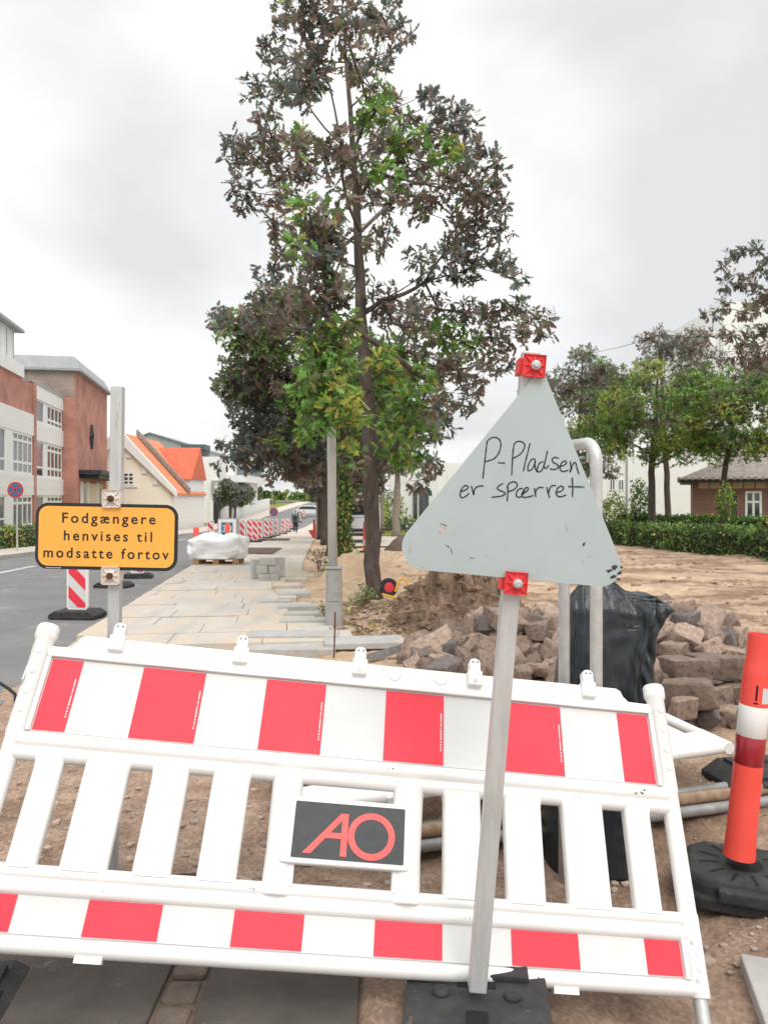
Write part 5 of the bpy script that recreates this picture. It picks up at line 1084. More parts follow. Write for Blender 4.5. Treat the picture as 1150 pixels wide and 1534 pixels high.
# ------------------------------------------------------------------ trees
def cl(lst, Y, ax, ry, ox=250, oy=0, sc=600/1150):
    """traced leaf masses (x, y, radius, code) of one tree at distance Y; depth is spread through the crown round its trunk axis"""
    out = []
    for x, y, r, code in lst:
        px, py = ox+x*sc, oy+y*sc; w_ = max(.3, 1-((px-ax(py))*Y/F/ry)**2)**.5; dy = rng.uniform(-1, 1)*ry*w_*.75
        if Y < 12 and abs(px-491) < 36 and py < 640: dy = rng.uniform(8.05, 8.5)-Y
        p = at(px, py, Y+dy); out.append((tuple(p), r*sc*(Y+dy)/F, code))
    return out
YT_ = 11.8; ax = lambda py: np.interp(py, [0, 200, 330, 450, 640, 893], [520, 527, 535, 540, 553, 560])
big = [(345,25,50,'d'),(400,30,60,'b'),(440,70,60,'d'),(500,45,60,'b'),(560,60,50,'d'),(640,40,48,'d'),(670,95,40,'d'),(620,110,50,'b'),(520,110,50,'b'),(430,110,40,'d'),(330,90,36,'d'),(300,150,40,'d'),(370,170,45,'b'),(340,210,50,'d'),(400,235,55,'d'),(455,205,60,'b'),(245,260,40,'d'),(330,260,30,'d'),(285,330,42,'d'),(390,275,45,'d'),(545,170,45,'b'),(600,215,38,'d'),(560,230,40,'b'),(630,150,30,'d'),(610,270,40,'g'),(600,320,45,'g'),(640,300,40,'b'),(680,330,35,'b'),(570,350,40,'g'),
 (200,410,40,'d'),(185,460,30,'d'),(240,440,50,'b'),(300,395,48,'b'),(330,460,55,'b'),(385,395,40,'g'),(220,540,42,'d'),(240,590,40,'d'),(320,560,55,'b'),(380,520,55,'d'),(400,430,50,'b'),(450,460,55,'b'),(500,420,55,'b'),(540,480,60,'b'),(600,390,60,'b'),(650,430,65,'b'),(700,400,60,'g'),(760,290,42,'d'),(745,265,30,'d'),(800,340,50,'d'),(840,320,30,'d'),(865,350,32,'d'),(760,380,50,'b'),(720,460,60,'b'),(800,440,55,'g'),(850,420,55,'b'),(850,490,60,'b'),(905,450,50,'d'),(950,480,34,'d'),(920,540,45,'b'),(850,540,55,'b'),(780,540,55,'b'),(700,530,60,'b'),(640,510,50,'g'),(580,560,45,'b'),(600,480,40,'g'),(720,600,50,'b'),(640,590,40,'b'),(900,620,50,'b'),(955,590,35,'d'),(960,660,38,'d'),(900,680,42,'d'),(860,640,40,'b'),
 (300,640,40,'b'),(345,700,50,'b'),(400,640,55,'b'),(460,620,50,'g'),(400,600,40,'g'),(290,780,38,'d'),(335,745,35,'d'),(285,835,38,'d'),(420,720,50,'b'),(480,690,40,'b'),(590,720,40,'b'),(620,670,35,'b'),(500,560,40,'b'),(720,740,40,'d'),(790,740,50,'d'),(850,780,50,'d'),(900,760,50,'d'),(960,760,45,'d'),(1000,800,30,'d'),(820,700,35,'d'),(740,810,35,'d'),(560,800,30,'b'),
 (145,920,32,'d'),(200,920,45,'d'),(260,910,50,'b'),(330,870,55,'b'),(400,850,60,'b'),(460,880,55,'b'),(500,840,35,'b'),(620,860,55,'b'),(700,900,55,'b'),(650,930,50,'b'),(780,890,50,'b'),(860,900,55,'d'),(930,900,50,'b'),(990,880,42,'d'),(1040,930,38,'b'),(1085,965,28,'d'),(1000,970,45,'b'),(930,970,55,'b'),(850,985,60,'g'),(780,960,55,'g'),(720,980,50,'b'),(900,1040,45,'b'),(830,1060,50,'b'),(760,1050,45,'b'),(960,1050,35,'d'),
 (430,1010,60,'g'),(500,960,50,'y'),(490,1050,65,'g'),(560,990,55,'g'),(620,1000,55,'g'),(690,1010,55,'g'),(640,1060,60,'y'),(720,1080,60,'g'),(560,1080,60,'g'),(430,1100,55,'g'),(480,1140,65,'y'),(600,1140,60,'g'),(690,1160,60,'g'),(770,1150,50,'b'),(790,1230,45,'d'),(740,1240,45,'g'),(660,1230,60,'g'),(520,1220,65,'y'),(440,1190,55,'g'),(700,1310,45,'g'),(720,1380,38,'d'),(745,1340,40,'d'),(520,1320,60,'o'),(640,1300,40,'g'),(850,1150,45,'d'),(880,1110,40,'b')]
path = [(Vector((at(560, 893, YT_).x, YT_, HZ(-.17, YT_)-.08)), .125), (at(557, 780, YT_), .118), (at(553, 640, YT_), .110), (at(546, 540, YT_), .095), (at(540, 450, YT_), .085), (at(535, 330, YT_), .062), (at(527, 200, YT_), .042), (at(516, 60, YT_), .02), (at(512, -10, YT_), .008)]
C_ = cl(big, YT_, ax, 2.1)
C_ += [((p[0]*.93+rng.normal()*.25, p[1]+rng.uniform(.5, 1.6)*(1 if rng.random() < .65 else -.4), p[2]+rng.normal()*.25), r*.8, c) for p, r, c in C_[60::4]]
LPF = [(tuple(at(490+rng.normal()*13, py_, 8.22+rng.uniform(-.1,.12))), .17, c_) for py_, c_ in zip(range(335, 655, 17), 'bbbdbgbbbgbggggygogdgg')]
tree('oak_tree', 'tall oak with brown and green leaves rising from the dug earth beside the lamp post', 'tree', path, C_+LPF, .148, 22, lr=.72)
# low twig with hanging brown leaves right of the trunk
# second oak: ivy-covered trunk, broad dark crown to the left
Y2 = 16.4; x2 = at(513, 0, Y2).x; g2 = HZ(x2, Y2)
left = [(100,205,45,'d'),(160,250,40,'d'),(60,250,35,'d'),(170,300,50,'b'),(230,250,55,'b'),(300,200,60,'b'),(330,280,60,'b'),(400,340,60,'b'),(250,340,45,'d'),(310,400,50,'b'),(420,400,60,'b'),(500,380,50,'b'),(150,540,40,'d'),(200,560,50,'b'),(180,640,50,'d'),(80,720,28,'d'),(250,640,60,'d'),(330,560,60,'b'),(400,520,60,'b'),(470,480,60,'b'),(330,660,65,'d'),(420,620,65,'b'),(500,620,60,'d'),(580,600,60,'b'),(640,560,50,'g'),(560,500,50,'g'),(200,740,50,'d'),(190,840,50,'d'),(260,840,60,'d'),(330,760,65,'d'),(420,740,65,'d'),(500,720,60,'b'),(560,700,60,'g'),(640,680,60,'g'),(230,930,50,'d'),(150,1070,40,'d'),(200,1110,50,'d'),(280,1020,55,'d'),(310,1130,40,'d'),(330,930,60,'b'),(400,860,65,'d'),(480,830,65,'d'),(560,800,65,'g'),(640,800,60,'g'),(380,1010,60,'d'),(460,960,65,'d'),(540,930,65,'d'),(620,900,60,'d'),(430,1090,50,'b'),(520,1060,60,'g'),(600,1020,65,'d'),(110,1200,35,'d'),(90,1260,28,'d'),(480,1180,60,'b'),(560,1160,60,'g'),(640,1120,60,'d'),(690,980,55,'g'),(700,860,55,'g'),(720,740,60,'g'),(520,1260,55,'d'),(610,1230,60,'d'),(690,1200,60,'g'),(440,1280,40,'b'),(470,1330,40,'d')]
c2 = cl(left, Y2, lambda py: 500, 2.6, 300, 420, 260/1150)
tree('oak_tree', 'dark broad oak with an ivy trunk behind the lamp post', 'tree', [(Vector((x2, Y2, g2-.1)), .14), (Vector((x2, Y2, g2+2.4)), .12), (Vector((x2-.1, Y2, g2+4.2)), .11), (Vector((x2-.2, Y2, g2+5.6)), .05)],
     [(p, r*1.08, c) for p, r, c in c2]+blob(x2+.5, Y2+.3, 3.4, 1.5, 1.6, 1.0, 22, .42, 'ggdo')+blob(x2-1.6, Y2+.6, 3.2, 1.5, 1.4, 1.3, 20, .42, 'bdd')+blob(x2-1.3, Y2-.3, 4.6, 1.2, 1.4, 1.0, 20, .42, 'bog'), .16, 18, lr=.8)
n = 2600; a_ = rng.uniform(0, 6.283, n); h_ = rng.random(n)**1.0*2.35; rr = (.13+.10*(1-h_/2.4)+.35*np.maximum(0, .4-h_)+.05*np.sin(h_*5+a_*2))*rng.uniform(.8, 1.25, n)
P = np.stack([x2+rr*np.cos(a_), Y2+rr*np.sin(a_), g2+h_], 1); o_ = np.stack([np.cos(a_), np.sin(a_), .2+0*a_], 1)
iv_ = thing('ivy', 'green and yellow ivy covering the trunk right of the lamp post', 'ivy', (x2, Y2, g2)); leaves_mesh('leaves', P, unit(rng.normal(size=(n,3))*.6+np.array([0,0,-.7])), unit(o_+rng.normal(size=(n,3))*.35), rng.uniform(.06,.105,n), np.concatenate([tints('h', n*6//10), tints('y', n-n*6//10)])[rng.permutation(n)], 'small', M['leafs'], iv_)
m = MB()
for i in range(6): a = i*1.05; m.tube([(x2+12*.012*math.cos(a), Y2+.14*math.sin(a), g2), (x2+.135*math.cos(a+.5), Y2+.135*math.sin(a+.5), g2+1.2), (x2+.125*math.cos(a+1), Y2+.125*math.sin(a+1), g2+2.3)], .015, 5)
m.build('vine_stem', M['root'], iv_)
# the rest of the row along the pavement
for i, (px, Y, h_, r_, lab) in enumerate(((497,24,6.2,2.3,'third oak of the row behind the lamp post'),(487,33,6.0,2.4,'dark oak in the row beyond the pedestrian path, nearer of the last two'),(480,42,5.8,2.5,'farthest dark oak of the row by the short grey post'))):
    x = at(px, 0, Y).x; g = HZ(x, Y); tree('oak_tree', lab, 'tree', [(Vector((x, Y, g-.1)), .20), (Vector((x, Y, g+1.9)), .16), (Vector((x-.1, Y, g+3.6)), .10), (Vector((x, Y, g+h_*.85)), .04)], blob(x+.35, Y, g+4.1, r_*.85, r_, 2.0, 46, .55, 'ddbb' if i else 'dbgd'), .24, 11, kind='oak', per=6)
# right-hand trees behind the hedges
def rtree(px, Y, ptrunk, crown_top, crown_bot, rad, codes, lab, n, cx=None, leaf=.16, dens=10, rcl=.52, bark='bark', rt=.17):
    x = at(ptrunk, 0, Y).x; g = HZ(x, Y); zt, zb = at(0, crown_top, Y).z, at(0, crown_bot, Y).z; cxx = at(px, 0, Y).x; zc = (zt+zb)/2
    return tree('tree', lab, 'tree', [(Vector((x, Y, g-.1)), rt), (Vector((x*.995+.02, Y, g+(zb-g)*.6)), rt*.85), (Vector((x+(cxx-x)*.3-.1, Y, zb+.2)), rt*.75), (Vector((x+(cxx-x)*.6, Y, zc)), rt*.5), (Vector((cxx, Y, zt-.6)), rt*.2)],
         blob(cxx, Y, zc, rad*Y/F, rad*Y/F*.9, (zt-zb)/2*.92, n, rcl, codes), leaf, dens, bark=bark, kind='oak', per=6)
rtree(985, 31, 977, 540, 704, 122, 'ggyyoo', 'leafy green tree with a curved trunk behind the hedge, left of the brick house', 100)
rtree(1112, 29, 1083, 546, 694, 108, 'ggyoog', 'green tree with a slim trunk in front of the brick house', 90, rt=.13)
rtree(872, 36, 862, 518, 728, 88, 'ddbbog', 'dark brown and green tree just right of the triangular board', 84)
rtree(985, 40, 1000, 500, 650, 165, 'bbdb', 'brown leaved tree rising behind the green trees on the right', 90, rcl=.6)
rt_ = [(30,90,45,'d'),(110,60,45,'d'),(170,30,40,'d'),(60,200,55,'d'),(150,200,60,'b'),(200,150,50,'d'),(250,120,55,'d'),(-30,330,40,'d'),(20,300,35,'d'),(120,330,50,'b'),(200,300,60,'b'),(260,240,60,'b'),(-40,440,35,'b'),(60,430,50,'b'),(150,440,60,'b'),(230,420,60,'b'),(100,520,55,'b'),(190,520,60,'b'),(260,500,60,'b'),(320,350,60,'d'),(330,200,55,'d'),(400,300,60,'b'),(380,450,60,'b'),(300,80,50,'d'),(150,570,50,'b')]
c_ = [(tuple(at(1075+x*.326, 360+y*.326, 18+rng.uniform(-1.2, 1.2))), r*.326*18/F, c) for x, y, r, c in rt_]
xr = at(1225, 0, 18).x; tree('oak_tree', 'brown leaved oak reaching in from the right edge, above the brick house', 'tree', [(Vector((xr, 18, HZ(xr, 18)-.1)), .2), (Vector((xr-.1, 18, 2.6)), .15), (Vector((xr-.2, 18, 5.2)), .08), (Vector((xr-.2, 18, 7.6)), .03)], c_+blob(xr+.9, 18, 5.2, 1.6, 1.7, 2.2, 26, .45, 'bbd'), .18, 15)
# hedges
hedge('hedge', 'dark green clipped hedge nearest the sandy ground on the right', (9.0, 31.5, base_h(9.0, 31.5)), (10.9, 13.5, base_h(10.9, 13.5)), 1.5, -.1, .84, .10, 17000, 'hhghh')
hedge('hedge', 'green hedge behind the front one, before the brick house', (10.4, 34, base_h(10.4, 34)), (20.5, 32, base_h(20, 32)), 1.6, -.1, 1.02, .13, 9000, 'hhgyh')
def shrub(label, x, y, z, rx, ry, rz, n, leaf, codes, name='shrub', group=None):
    t = thing(name, label, 'shrub', (x, y, z), group); P = []; u = unit(rng.normal(size=(n,3))); k_ = rng.uniform(.3, 1, (n,1))**.5; b = 1+.5*fbm(u[:,0]*2.5+x, u[:,2]*2.5+y, 4)[:,None]
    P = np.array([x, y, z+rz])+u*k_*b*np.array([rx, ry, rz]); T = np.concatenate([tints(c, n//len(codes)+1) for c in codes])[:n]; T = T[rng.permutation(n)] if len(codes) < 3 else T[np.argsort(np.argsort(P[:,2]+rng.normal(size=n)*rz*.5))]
    leaves_mesh('leaves', P, unit(rng.normal(size=(n,3))+np.array([0,0,.2])), unit(u+rng.normal(size=(n,3))*.6), leaf*rng.uniform(.6,1.3,n), T, 'small', M['leafs'], t)
    m = MB()
    for i in range(9): q = Vector(P[i*(n//10)]); m.tube([(x+random.gauss(0,.05), y, z-.05), q.lerp(Vector((x,y,z+rz)), .5), q], [.02,.012,.005], 5)
    m.build('stem', M['root'], t); return t
p = at(918, 785, 34); shrub('yellow green shrub in front of the white house with two windows', p.x, 34, base_h(p.x, 34), .9, .7, 1.0, 1500, .13, 'oyy')
p = at(958, 785, 34); shrub('small leafy shrub left of the curved tree trunk', p.x, 34, base_h(p.x, 34), .55, .5, 1.35, 900, .14, 'hgg')
p = at(1094, 780, 28); shrub('ivy clump climbing the slim trunk in front of the brick house', p.x, 28.4, base_h(p.x, 28)+.7, .4, .35, .8, 900, .10, 'hgy')
hedge('hedge', 'low hedge in front of the brick school across the road', (-13.6, 20, base_h(-13.6, 20)), (-13.9, 44, base_h(-13.9, 44)), 1.3, .05, .78, .12, 8000, 'hyho')
def lump(label, px, Y, w_, z0, z1, n, leaf, codes, name='tree', group=None, d=None):
    x = at(px, 0, Y).x; g = float(base_h(x, Y)); zc = (z0+z1)/2; return tree(name, label, 'tree', [(Vector((x, Y, g-.1)), .16), (Vector((x, Y, z0+.2)), .12), (Vector((x, Y, zc)), .05)], blob(x, Y, zc, w_, d or w_, (z1-z0)/2, n, min(w_, .8)*.75, codes, .4), leaf, 5.5, group, kind='small', mt='leafs', twigs=False, per=6)
for i, (px, Y) in enumerate(((345,86),(352,92),(358,98),(364,105),(371,113),(378,121))):
    lump('clipped dark street tree in the row before the white shops', px, Y, 1.45, at(0,757,Y).z, at(0,723+i*.8,Y).z, 26, .34, 'ddho'[:3] if i < 3 else 'dho', 'clipped_tree', 'clipped trees along the left pavement')
for i, (px, Y, w_, t0, t1) in enumerate(((392,150,2.6,764,738),(404,165,3.2,766,737),(418,180,3.6,757,737),(433,190,4.0,758,736),(450,190,4.2,760,738),(470,180,4.2,762,735),(490,170,4.0,764,732),(385,135,1.5,764,748))):
    lump('pale green tree on the rise at the far end of the street', px, Y, w_, at(0,t0,Y).z, at(0,t1,Y).z, 22, .55, 'ghyo', 'far_tree', 'trees at the far end of the street')
# the lawn trees beyond the parking area
def baretree(px, Y, lab, top, rad, rt, codes, n):
    x = at(px, 0, Y).x; g = float(base_h(x, Y)); zt = at(0, top, Y).z; return tree('tree', lab, 'tree', [(Vector((x, Y, g-.1)), rt), (Vector((x+.05, Y, g+2.6)), rt*.8), (Vector((x+.15, Y, zt-.5)), rt*.4)], blob(x+.2, Y, zt+.3, rad, rad, 1.5, n, .6, codes), .26, 5.5, bark='barkpale', per=6)
baretree(593, 46, 'pale bare trunk on the lawn before the white hall', 676, 2.0, .26, 'gdg', 18)
baretree(545, 50, 'pale trunk on the lawn left of the big oak', 690, 2.4, .28, 'gyo', 26)
baretree(572, 60, 'thin pale trunk just right of the big oak trunk', 690, 2.0, .18, 'gho', 18)
for px, Y, lab in ((520,62,'dark green bush at the back of the lawn, left of the big oak'),(533,58,'yellow green bush on the lawn behind the white van'),(580,66,'yellowish bush at the left corner of the white hall')):
    p = at(px, 770, Y); shrub(lab, p.x, Y, float(base_h(p.x, Y)), 1.8, 1.4, 1.8, 900, .3, 'hoy' if px != 580 else 'yyo')
shrub('low shrubs growing along the front of the white hall', at(612,0,62).x, 62, float(base_h(2, 62)), 2.4, .6, .6, 900, .22, 'hoh')
shrub('low yellow green plants right of the hall doorway', at(640,0,60).x, 60, float(base_h(3.5, 60)), 1.3, .5, .55, 500, .2, 'yoo')
# ------------------------------------------------------------------ picnic tables, flagpole, van
def picnic(lab, px, Y):
    x = at(px, 0, Y).x; g = float(base_h(x, Y)); t = thing('picnic_table', lab, 'picnic table', (x, Y, g), 'dark picnic tables on the lawn'); m = MB(); m.box(x-.85, x+.85, Y-.36, Y+.36, g+.70, g+.75); m.build('tabletop', M['dark'], t)
    for s_ in (-1, 1):
        m = MB(); m.box(x-.85, x+.85, Y+s_*.72-.13, Y+s_*.72+.13, g+.42, g+.46); m.build('bench', M['dark'], t)
        m = MB(); m.tube([(x+s_*.6, Y-.7, g), (x+s_*.6, Y-.15, g+.72)], .05, 6); m.tube([(x+s_*.6, Y+.7, g), (x+s_*.6, Y+.15, g+.72)], .05, 6); m.box(x+s_*.6-.04, x+s_*.6+.04, Y-.8, Y+.8, g+.36, g+.42); m.build('leg', M['dark'], t)
picnic('dark picnic table left of the pale bare trunk', 584, 52); picnic('dark picnic table right of the pale bare trunk', 604, 52)
Yf = 55; x = at(626, 0, Yf).x; g = float(base_h(x, Yf)); m = MB(); m.tube([(x, Yf, g), (x, Yf, at(0, 722, Yf).z)], .055, 8); tag(m.build('flagpole', M['polewhite'], loc=(x, Yf, g)), 'slim pale pole before the doorway of the white hall', 'pole')
def van():
    Y = 34; x = at(538.5, 0, Y).x; g = float(base_h(x, Y))+.08; t = thing('van', 'white van parked facing the camera left of the big oak trunk', 'van', (x, Y, g)); W_ = .92
    m = MB(); m.loft([[(x+a, Y+y, g+z) for a in (-W_, W_) for _ in (0,)] and [(x-W_*k_, Y+y, g+z0), (x+W_*k_, Y+y, g+z0), (x+W_*k_, Y+y, g+z1*.55+z0*.45), (x+W_*k_*.9, Y+y, g+z1), (x-W_*k_*.9, Y+y, g+z1), (x-W_*k_, Y+y, g+z1*.55+z0*.45)] for y, k_, z0, z1 in ((0,.9,.35,.85),(.12,1,.28,1.05),(.75,1,.28,1.15),(1.25,.98,.28,1.92),(1.6,1,.28,2.0),(4.6,1,.28,2.0),(4.7,.96,.35,1.9))]); b_ = m.build('body', M['car'], t, bevel=.05, smooth=True, auto=40)
    m = MB(); q = [(x-.72, Y+.80, g+1.19), (x+.72, Y+.80, g+1.19), (x+.66, Y+1.19, g+1.80), (x-.66, Y+1.19, g+1.80)]; m.add([(a, b-.03, c+.015) for a, b, c in q], [(0,1,2,3)]); m.build('windscreen', M['glass'], t)
    for s_ in (-1, 1):
        m = MB(); m.box(x+s_*.62-.16, x+s_*.62+.16, Y-.025, Y+.02, g+.68, g+.85); m.build('headlight', M['sheet'], t)
        for yy in (.75, 3.7):
            m = MB(); m.lathe([(.33,-.1),(.33,.1)], 18, 0, Matrix.Translation((x+s_*.86, Y+yy, g+.30)) @ Matrix.Rotation(R(90), 4, 'Y')); m.build('wheel', M['tyre'], t)
    m = MB(); m.box(x-.6, x+.6, Y-.03, Y+.02, g+.48, g+.62); m.box(x-.8, x+.8, Y-.06, Y, g+.30, g+.42); m.build('grille', M['dark'], t)
van()
def far_car(lab, px, Y, mt):
    x = at(px, 0, Y).x; g = G(Y)+.05; t = thing('parked_car', lab, 'car', (x, Y, g)); m = MB(); m.loft([[(x+xx, Y-.8+yy*k_, g+zz) for xx, zz in ((-2.0,.3),(2.0,.3),(2.05,.62),(1.3,.85),(.7,1.35),(-1.0,1.38),(-1.7,.9),(-2.05,.8))] for yy, k_ in ((0,1),(1.65,1))]); m.build('body', M[mt], t, bevel=.08)
    m = MB(); m.add([(x+.62, Y-.82, g+1.28), (x-.95, Y-.82, g+1.3), (x-1.5, Y-.82, g+.92), (x+1.15, Y-.82, g+.9)], [(0,1,2,3)]); m.build('side_window', M['glass'], t)
    for xx in (-1.25, 1.25): m = MB(); m.lathe([(.32,-.1),(.32,.1)], 14, 0, Matrix.Translation((x+xx, Y-.78, g+.3)) @ Matrix.Rotation(R(90), 4, 'X')); m.build('wheel', M['tyre'], t)
far_car('white car crossing the far end of the street', 464, 100, 'car')

# ------------------------------------------------------------------ buildings
def frame_T(o, d):
    d = Vector((d[0], d[1], 0)).normalized(); n_ = Vector((d.y, -d.x, 0)); return Matrix(((d.x, n_.x, 0, o[0]), (d.y, n_.y, 0, o[1]), (0, 0, 1, 0), (0, 0, 0, 1)))
def window(par, T, s0, s1, z0, z1, cols, rows, n_=0.0, f=.07, zs=None, mt='render'):
    m = MB(); e = .05
    for a, b, c, d in ((s0, s1, z0, z0+f), (s0, s1, z1-f, z1), (s0, s0+f, z0+f, z1-f), (s1-f, s1, z0+f, z1-f)): m.box(a, b, n_-.02, n_+e, c, d, 0, T)
    for i in range(1, cols): x = s0+(s1-s0)*i/cols; m.box(x-f*.5, x+f*.5, n_-.01, n_+e-.006, z0+f, z1-f, 0, T)
    zz = zs or [i/rows for i in range(1, rows)]
    for q in zz: z = z0+(z1-z0)*q; m.box(s0+f, s1-f, n_-.005, n_+e-.012, z-f*.5, z+f*.5, 0, T)
    o = m.build('window', M[mt], par); m = MB(); m.box(s0+.01, s1-.01, n_-.03, n_+.012, z0+.01, z1-.01, 0, T); m.build('pane', M['glass'], o); return o
# brick school: facade runs away to the left, local axes s (along), n (out to the street), z
T = frame_T((-18.45, 36.9), (-.177, .984)); zg = -1.6
sc_ = thing('brick_school', 'red brick building with white window bands and a tower, across the road', 'building', T @ Vector((6, 0, zg)))
m = MB(); m.box(-16, 5.9, -9, 0, zg, 7.8, 0, T); m.box(5.9, 13.9, -9, -.16, zg, 7.7, 0, T); m.box(5.75, 6.25, -.5, .10, zg, 7.9, 0, T); m.build('wall', M['brick'], sc_)
m = MB(); m.box(13.95, 25.8, -8, .55, zg, 9.85, 0, T); tw_ = m.build('tower', M['brick'], sc_)
m = MB(); m.box(13.9, 13.946, -8, .50, 7.9, 9.8, 0, T); m.build('tower_side', M['greybrick'], tw_)
m = MB(); m.loft([[tuple(T @ Vector(p)) for p in ((13.6-k_+e,-8.4,z),(26.1-e,-8.4,z),(26.1-e,.95-e,z),(13.6-k_+e,.95-e,z))] for z, e, k_ in ((9.82,.0,0),(9.98,.0,0),(10.0,.1,0),(10.85,.55,0))]); m.build('tower_roof', M['greyroof'], tw_)
m = MB()
for a in (0, 90, 180, 270):
    c, s_ = [(19.2, 6.75), (18.75, 5.9), (19.2, 5.05), (19.65, 5.9)][a//90], [(18.75, 5.9), (19.2, 5.05), (19.65, 5.9), (19.2, 6.75)][a//90]; m.tube([T @ Vector((c[0], .62, c[1])), T @ Vector((s_[0], .62, s_[1]))], .09, 6)
m.build('diamond', M['dark'], tw_)
m = MB(); m.box(15.0, 25.2, .55, 2.0, 3.05, 3.35, 0, T); m.box(15.3, 24.9, .55, 1.8, 2.8, 3.05, 0, T); m.build('canopy', M['dark'], tw_)
m = MB()
for a, b in ((16.2,17.6),(18.4,21.2),(22.0,23.4)): m.box(a, b, .55, .62, -.9, 2.5, 0, T)
dr = m.build('door', M['doorcream'], tw_); m = MB()
for a, b in ((16.45,17.35),(22.25,23.15)): m.box(a, b, .62, .64, -.2, 2.2, 0, T)
m.build('door_pane', M['glass'], dr); m = MB(); m.box(15.6, 16.2, .55, .60, -.9, 2.6, 0, T); m.box(17.6, 18.4, .55, .60, -.9, 2.6, 0, T); m.box(21.2, 22.0, .55, .60, -.9, 2.6, 0, T); m.build('door_surround', M['render'], dr)
m = MB(); m.box(13.2, 13.95, -.3, .75, zg, 8.0, 0, T); m.build('pillar', M['brick'], sc_)
for z0, z1 in ((4.9,6.06),(1.62,2.72)): m = MB(); m.box(-16, 5.75, 0, .08, z0, z1, 0, T); m.build('spandrel', M['board'], sc_)
for z0, z1 in ((4.75,5.8),(1.62,2.65),(7.1,7.9)): m = MB(); m.box(6.25, 13.2, -.14, -.02, z0, z1, 0, T); m.build('spandrel', M['board'], sc_)
m = MB(); m.box(-16, 5.75, 0, .06, -.5, -.05, 0, T); m.box(6.25, 13.2, -.14, .0, -.5, -.05, 0, T); m.build('plinth', M['render'], sc_)
m = MB(); m.box(-16, 3.7, -.5, .12, 7.8, 8.5, 0, T); m.box(-16, 3.4, -6, -.3, 8.5, 10.2, 0, T); m.build('attic', M['render'], sc_)
m = MB()
for i in range(12): m.box(3.25-i*1.15-.03, 3.25-i*1.15+.03, -.31, -.27, 8.5, 10.1, 0, T)
m.build('attic_joint', M['greyroof'], sc_)
m = MB(); m.loft([[tuple(T @ Vector(p)) for p in ((-16,-6,z),(b,-6,z),(b,n_,z),(-16,n_,z))] for z, b, n_ in ((10.2,3.9,.1),(10.35,3.9,.1),(11.1,2.4,-1.2))]); m.build('attic_roof', M['greyroof'], sc_)
m = MB(); m.loft([[tuple(T @ Vector(p)) for p in ((-16,-6,z),(b,-6,z),(b,n_,z),(-16,n_,z))] for z, b, n_ in ((11.0,.6,-1.5),(12.9,-.4,-2.0))]); m.build('roof_house', M['slate'], sc_)
m = MB(); m.box(5.6, 13.6, -8, .02, 7.9, 8.02, 0, T); m.build('roof_edge', M['greyroof'], sc_)
zs3 = [.28, .80]
for z0, z1 in ((2.72,4.9),(-.05,1.62)):
    window(sc_, T, 1.9, 5.5, z0, z1, 4, 3, .0, .13, zs3 if z0 > 0 else [.75], 'render'); window(sc_, T, -1.2, .7, z0, z1, 1, 2, .0, .10, [.3]); window(sc_, T, -6.0, -1.6, z0, z1, 4, 3, .0, .13, zs3)
    m = MB(); m.box(.7, 1.9, -.0, .06, z0, z1, 0, T); m.build('white_panel', M['render'], sc_)
for z0, z1 in ((5.8,7.1),(2.65,4.75),(-.05,1.62)):
    window(sc_, T, 9.3, 13.1, z0, z1, 4, 3, -.14, .15, ([.30] if z0 > 5 else zs3) if z0 > 0 else [.75]); window(sc_, T, 6.3, 8.5, z0, z1, 1, 1, -.14, .10, [.28] if 2 < z0 < 5 else None)
    m = MB(); m.box(8.5, 9.3, -.14, -.08, z0, z1, 0, T); m.build('white_panel', M['render'], sc_)
m = MB(); m.tube([T @ Vector((13.9, -2.6, 7.7)), T @ Vector((13.85, -2.6, 9.9))], .10, 8); m.build('drainpipe', M['greyroof'], sc_)
def gable_house(root, x0, x1, y0, y1, zb, ze, xr_, zr, wall, roof, oh=.35, th=.22):
    """gable end faces the camera, ridge runs along y"""
    m = MB(); m.prism([(x0, zb), (x1, zb), (x1, ze), (xr_, zr), (x0, ze)], y0, y1); w_ = m.build('wall', M[wall], root)
    for xa in (x0, x1):
        dx = xa-xr_; dz = ze-zr; L = math.hypot(dx, dz); ux, uz = dx/L, dz/L; nx, nz = (uz*(-1 if dx > 0 else 1), abs(ux)); e = oh
        m = MB(); m.prism([(xr_, zr+.01), (xr_+ux*(L+e), zr+uz*(L+e)+.01), (xr_+ux*(L+e), zr+uz*(L+e)+th), (xr_, zr+th)][::1 if dx > 0 else -1], y0-.25, y1+.1); m.build('roof', M[roof], root)
    return w_
yh = thing('yellow_house', 'pale yellow gabled house with orange and red tiled roofs across the street', 'house', (-22.7, 66, -1.5))
gable_house(yh, -27.3, -18.25, 66, 77.8, -1.8, 1.9, -22.75, 6.9, 'cream', 'orange_tile')
m = MB(); m.prism([(-17.75,1.55),(-17.75,2.05),(-22.75,7.5),(-22.75,6.35)][::-1], 65.6, 65.98); m.prism([(-27.75,1.55),(-22.75,6.35),(-22.75,7.5),(-27.75,2.05)][::-1], 65.6, 65.98)
for x_, z_ in ((-20.55,4.15),(-21.9,5.5),(-19.6,3.2)): m.box(x_-.22, x_+.22, 65.88, 65.97, z_-.62, z_+.3)
m.build('verge_board', M['render'], yh)
m = MB(); m.prism([(-17.9,1.9),(-17.9,2.35),(-22.75,7.75),(-22.75,7.2)][::-1], 70.6, 71.2); m.build('fire_wall', M['grey_tile'], yh)
m = MB(); m.box(-18.24, -18.18, 66.2, 77.8, -1.8, 1.9); m.build('boarding', M['board'], yh)
TG = frame_T((-27.3, 66), (1, 0))
for a in (4.9, 1.1): window(yh, TG, a, a+.95, 2.55-.0, 3.65, 2, 3, .0, .12)
m = MB(); m.box(-22.6, -21.2, 65.9, 65.99, 2.35, 2.5); m.build('sill', M['render'], yh)
